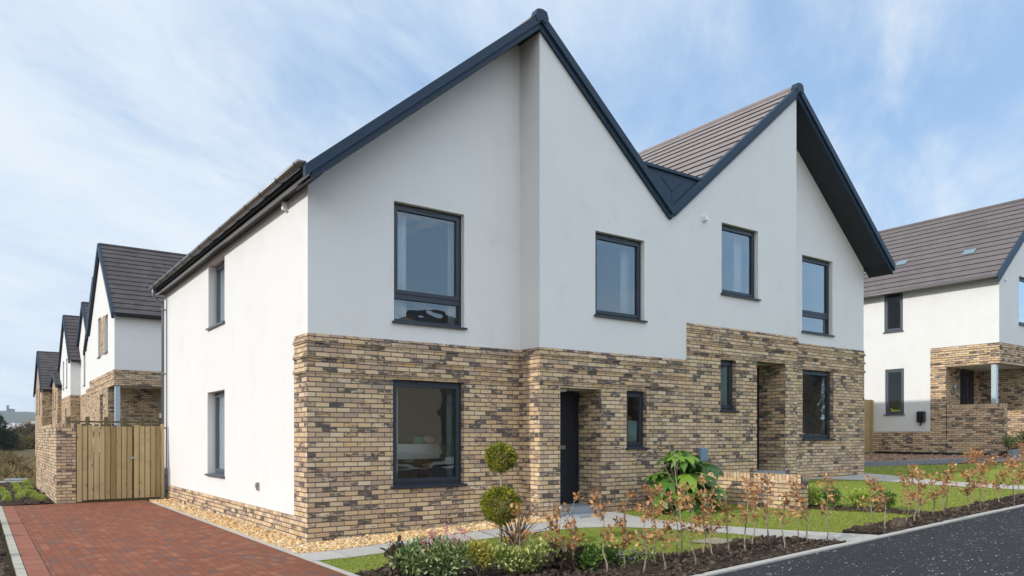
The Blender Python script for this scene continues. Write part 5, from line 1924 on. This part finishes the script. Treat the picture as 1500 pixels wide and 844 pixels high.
HF = [(0, 1, 5), (0, 5, 4), (1, 2, 6), (1, 6, 5), (2, 3, 7), (2, 7, 6), (3, 0, 4), (3, 4, 7), (4, 5, 9), (4, 9, 8), (6, 7, 8), (6, 8, 9), (4, 8, 7), (5, 6, 9)]
n = 420
ty = rng.uniform(1050, 1880, n)
tx = np.array([at(p, y) for p, y in zip(rng.uniform(-30, 60, n), ty)])
tz = np.clip((ty - 1000) / 900 * 26 - 2, 0, 40)
s = rng.uniform(7, 13, n)
Rm = np.stack([np.diag([a, a * .8, a * .75]) for a in s])
tag(cloud_obj('distant_town', HV, HF, Rm, np.column_stack([tx, ty, tz]), M['towntint']), 'pale houses of the distant town on the slope below the hill', 'town', None, 'stuff')
mb = MB()
mb.prism([(0, 0), (1, 0), (1, 1), (0, 1)], 'y', 0, 1) if False else None
tx0 = at(45.5, 330)
tw = thing('tower_block', 'far tan apartment block rising above the scrub at the left', 'building', (tx0, 330, 0))
mb = MB()
mb.box(tx0 - 1.1, tx0 + 4.2, 330, 336, 0, 8.5)
mesh_obj('wall', mb, M['flats'], tw)
for k in range(4):
    mb = MB()
    mb.box(tx0 + .0, tx0 + 2.6, 329.9, 329.99, 1.2 + k * 1.9, 2.2 + k * 1.9)
    mesh_obj('window', mb, M['white_plastic'], tw)
mb = MB()
hx = at(11.5, 2500)
mb.box(hx - 3, hx + 3, 2500, 2506, 70, 92)
mb.box(hx + 3, hx + 16, 2500, 2510, 70, 82)
tag(mesh_obj('hilltop_tower', mb, M['slate']), 'tiny tower on the crest of the distant hill', 'tower')

# ------------------------------------------------------------------ the other side of the street (seen in the window reflections)
def cottage(label, x0, x1, y0, y1, ez, rz, cx):
    h = thing('stone_cottage', label, 'house', ((x0 + x1) / 2, (y0 + y1) / 2, G((x0 + x1) / 2, y0)), 'old stone cottages across the street')
    b = MB()
    zb = G((x0 + x1) / 2, y0) - .5
    wins = []
    x = x0 + 1.2
    while x + 1.1 < x1 - .6:
        wins += [(x, x + 1.0, zb + 1.5, zb + 3.0), (x, x + 1.0, zb + 4.1, zb + 5.3)]
        x += 2.6
    b.panel('y', y1, -.3, [(x0, zb), (x1, zb), (x1, ez), (x0, ez)], wins)
    ym = (y0 + y1) / 2
    for xx, t in ((x0, .3), (x1, -.3)):
        b.panel('x', xx, t, [(y0, zb), (y1 - .301, zb), (y1 - .301, ez), (ym, rz), (y0, ez)])
    b.panel('y', y0, .3, [(x0 + .301, zb), (x1 - .301, zb), (x1 - .301, ez), (x0 + .301, ez)])
    mesh_obj('wall', b, M['stone'], h)
    g = MB()
    for a, c_, z0, z1 in wins:
        g.box(a, c_, y1 - .2, y1 - .15, z0, z1)
    mesh_obj('window', g, M['darkglass'], h)
    r = MB()
    r.panel('x', x0 - .2, x1 - x0 + .4, [(y0 - .3, ez - .1), (ym, rz + .1), (y1 + .3, ez - .1), (y1 + .3, ez + .05), (ym, rz + .27), (y0 - .3, ez + .05)])
    ro = mesh_obj('roof', r, M['slate'], h)
    c = MB()
    c.box(cx - .8, cx + .8, ym - .4, ym + .4, rz - .4, rz + 1.2)
    c.box(cx - .9, cx + .9, ym - .5, ym + .5, rz + 1.2, rz + 1.35)
    ch = mesh_obj('chimney', c, M['stone'], ro)
    c = MB()
    for k in range(4):
        xx = cx - .57 + k * .38
        c.tube([(xx, ym, rz + 1.35), (xx, ym, rz + 1.95)], [.13, .11], 10)
    mesh_obj('chimney_pots', c, M['terracotta'], ch)
cottage('old stone cottage across the street, left one, seen only in window reflections', 16, 30, -31, -23.5, 5.6, 8.6, 26.5)
cottage('old stone cottage across the street, right one, seen only in window reflections', 36, 52, -32, -24, 6.6, 9.8, 47)
for i, x in enumerate(np.arange(-14, 60, 5.2)):
    if i % 2 == 0:
        big_crown('street_tree', 'bare roadside tree across the street, number %d along the far verge' % (i // 2 + 1), 'tree', float(x), -20.5 - (i % 3), G(x, -20), 4.5, 5.0 + (i % 4) * .5, 700, .7, M['twig'], .14, False, 'bare trees across the street', .08)

# ------------------------------------------------------------------ the air: far hills fade towards blue
hz = MB()
hz.box(-4100, 4100, -4100, 4100, -8, 125)
t_ = NT('hazy_air')
pv = t_.n('ShaderNodeVolumePrincipled')
pv.inputs['Color'].default_value = (.80, .90, 1, 1)
pv.inputs['Density'].default_value = .00016
t_.nt.links.new(pv.outputs[0], t_.out.inputs['Volume'])
tag(mesh_obj('haze', hz, t_.m), None, None, None, 'stuff')

# ------------------------------------------------------------------ camera, sun, sky
cam = bpy.data.cameras.new('camera')
co = bpy.data.objects.new('camera', cam)
COL.objects.link(co)
co.location = (-3.9933, -10.8202, 1.575)
co.rotation_euler = (R(90), 0, -.6189)
cam.sensor_width = 36
cam.lens = 36 * 1101.1 / 1500
cam.shift_y = (641.26 - 422) / 1500
cam.clip_end = 12000
cam.clip_start = .1
SC.camera = co

SUN_EL, SUN_BACK = 28.5, 4.7
sd = Vector((-math.cos(R(SUN_EL)) * math.cos(R(SUN_BACK)), math.cos(R(SUN_EL)) * math.sin(R(SUN_BACK)), math.sin(R(SUN_EL))))
sun = bpy.data.lights.new('sun', 'SUN')
sun.energy = 3.2
sun.angle = R(.53)
sun.color = (1, .955, .89)
so = bpy.data.objects.new('sun', sun)
COL.objects.link(so)
so.rotation_euler = sd.to_track_quat('Z', 'Y').to_euler()

w = NT('World', True)
SC.world = w.m
sky = w.n('ShaderNodeTexSky', sky_type='NISHITA')
sky.sun_disc = False
sky.sun_elevation = R(SUN_EL)
sky.sun_rotation = math.atan2(sd.x, sd.y)
sky.air_density = 1.0
sky.dust_density = .6
sky.ozone_density = 1.5
bg = w.n('ShaderNodeBackground')
bg.inputs[1].default_value = .15
dirv = w.n('ShaderNodeTexCoord').outputs['Generated']
dx, dy, dz = w.sep(dirv)
den = w.math('ADD', w.math('MAXIMUM', dz, 0.0), .22)
u_ = w.math('DIVIDE', dx, den)
v_ = w.math('DIVIDE', dy, den)
# streaky high cloud
rot = .55
ur = w.math('ADD', w.math('MULTIPLY', u_, math.cos(rot)), w.math('MULTIPLY', v_, math.sin(rot)))
vr = w.math('SUBTRACT', w.math('MULTIPLY', v_, math.cos(rot)), w.math('MULTIPLY', u_, math.sin(rot)))
cv = w.xyz(w.math('MULTIPLY', ur, .55), w.math('MULTIPLY', vr, 1.5), 0.7)
c1 = w.noise(cv, 1.7, 10.0, .64, .6)
c2 = w.noise(w.xyz(u_, v_, 3.1), .55, 4.0, .5)
cl = w.math('ADD', w.math('MULTIPLY', c1, .80), w.math('MULTIPLY', c2, .30))
west = w.math('MULTIPLY_ADD', dx, -.24, .165)
back = w.smooth(dy, .15, -.5, 0.0, -.11)
cl = w.math('ADD', cl, w.math('ADD', west, back))
cm = w.smooth(cl, .36, .70)
cm = w.math('MULTIPLY', cm, .92)
shade = w.noise(w.xyz(w.math('MULTIPLY', ur, .8), w.math('MULTIPLY', vr, 1.6), 9.0), 1.4, 6.0, .6)
ccol = w.mix(w.smooth(shade, .32, .68), (4.6, 5.4, 6.4), (5.8, 6.25, 6.7))
veil = w.mix(w.math('MULTIPLY_ADD', c2, .5, .5), sky.outputs[0], (2.5, 4.0, 6.2))      # thin high haze
skyc = w.mix(cm, veil, ccol)
rear_fill = w.smooth(dy, .20, -.55, 1.0, 2.05)      # added fill: unseen sky behind the camera brightened to lift the front walls
warm = w.smooth(dy, .20, -.55, 0.0, 1.0)
skyc = w.mix(1.0, skyc, w.mix(warm, (1, 1, 1), (1.07, 1.0, .925)), 'MULTIPLY')
skyc = w.mix(1.0, skyc, w.xyz(rear_fill, rear_fill, rear_fill), 'MULTIPLY')
w.put(bg.inputs[0], skyc)
w.done(bg.outputs[0])

SC.view_settings.view_transform = 'Standard'
SC.view_settings.look = 'None'
SC.view_settings.exposure = 0.0
SC.view_settings.gamma = 1.0
SC.view_settings.use_curve_mapping = False
SC.render.engine = 'CYCLES'
SC.cycles.use_denoising = True
SC.cycles.max_bounces = 8
SC.cycles.transparent_max_bounces = 12
SC.cycles.sample_clamp_indirect = 6.0
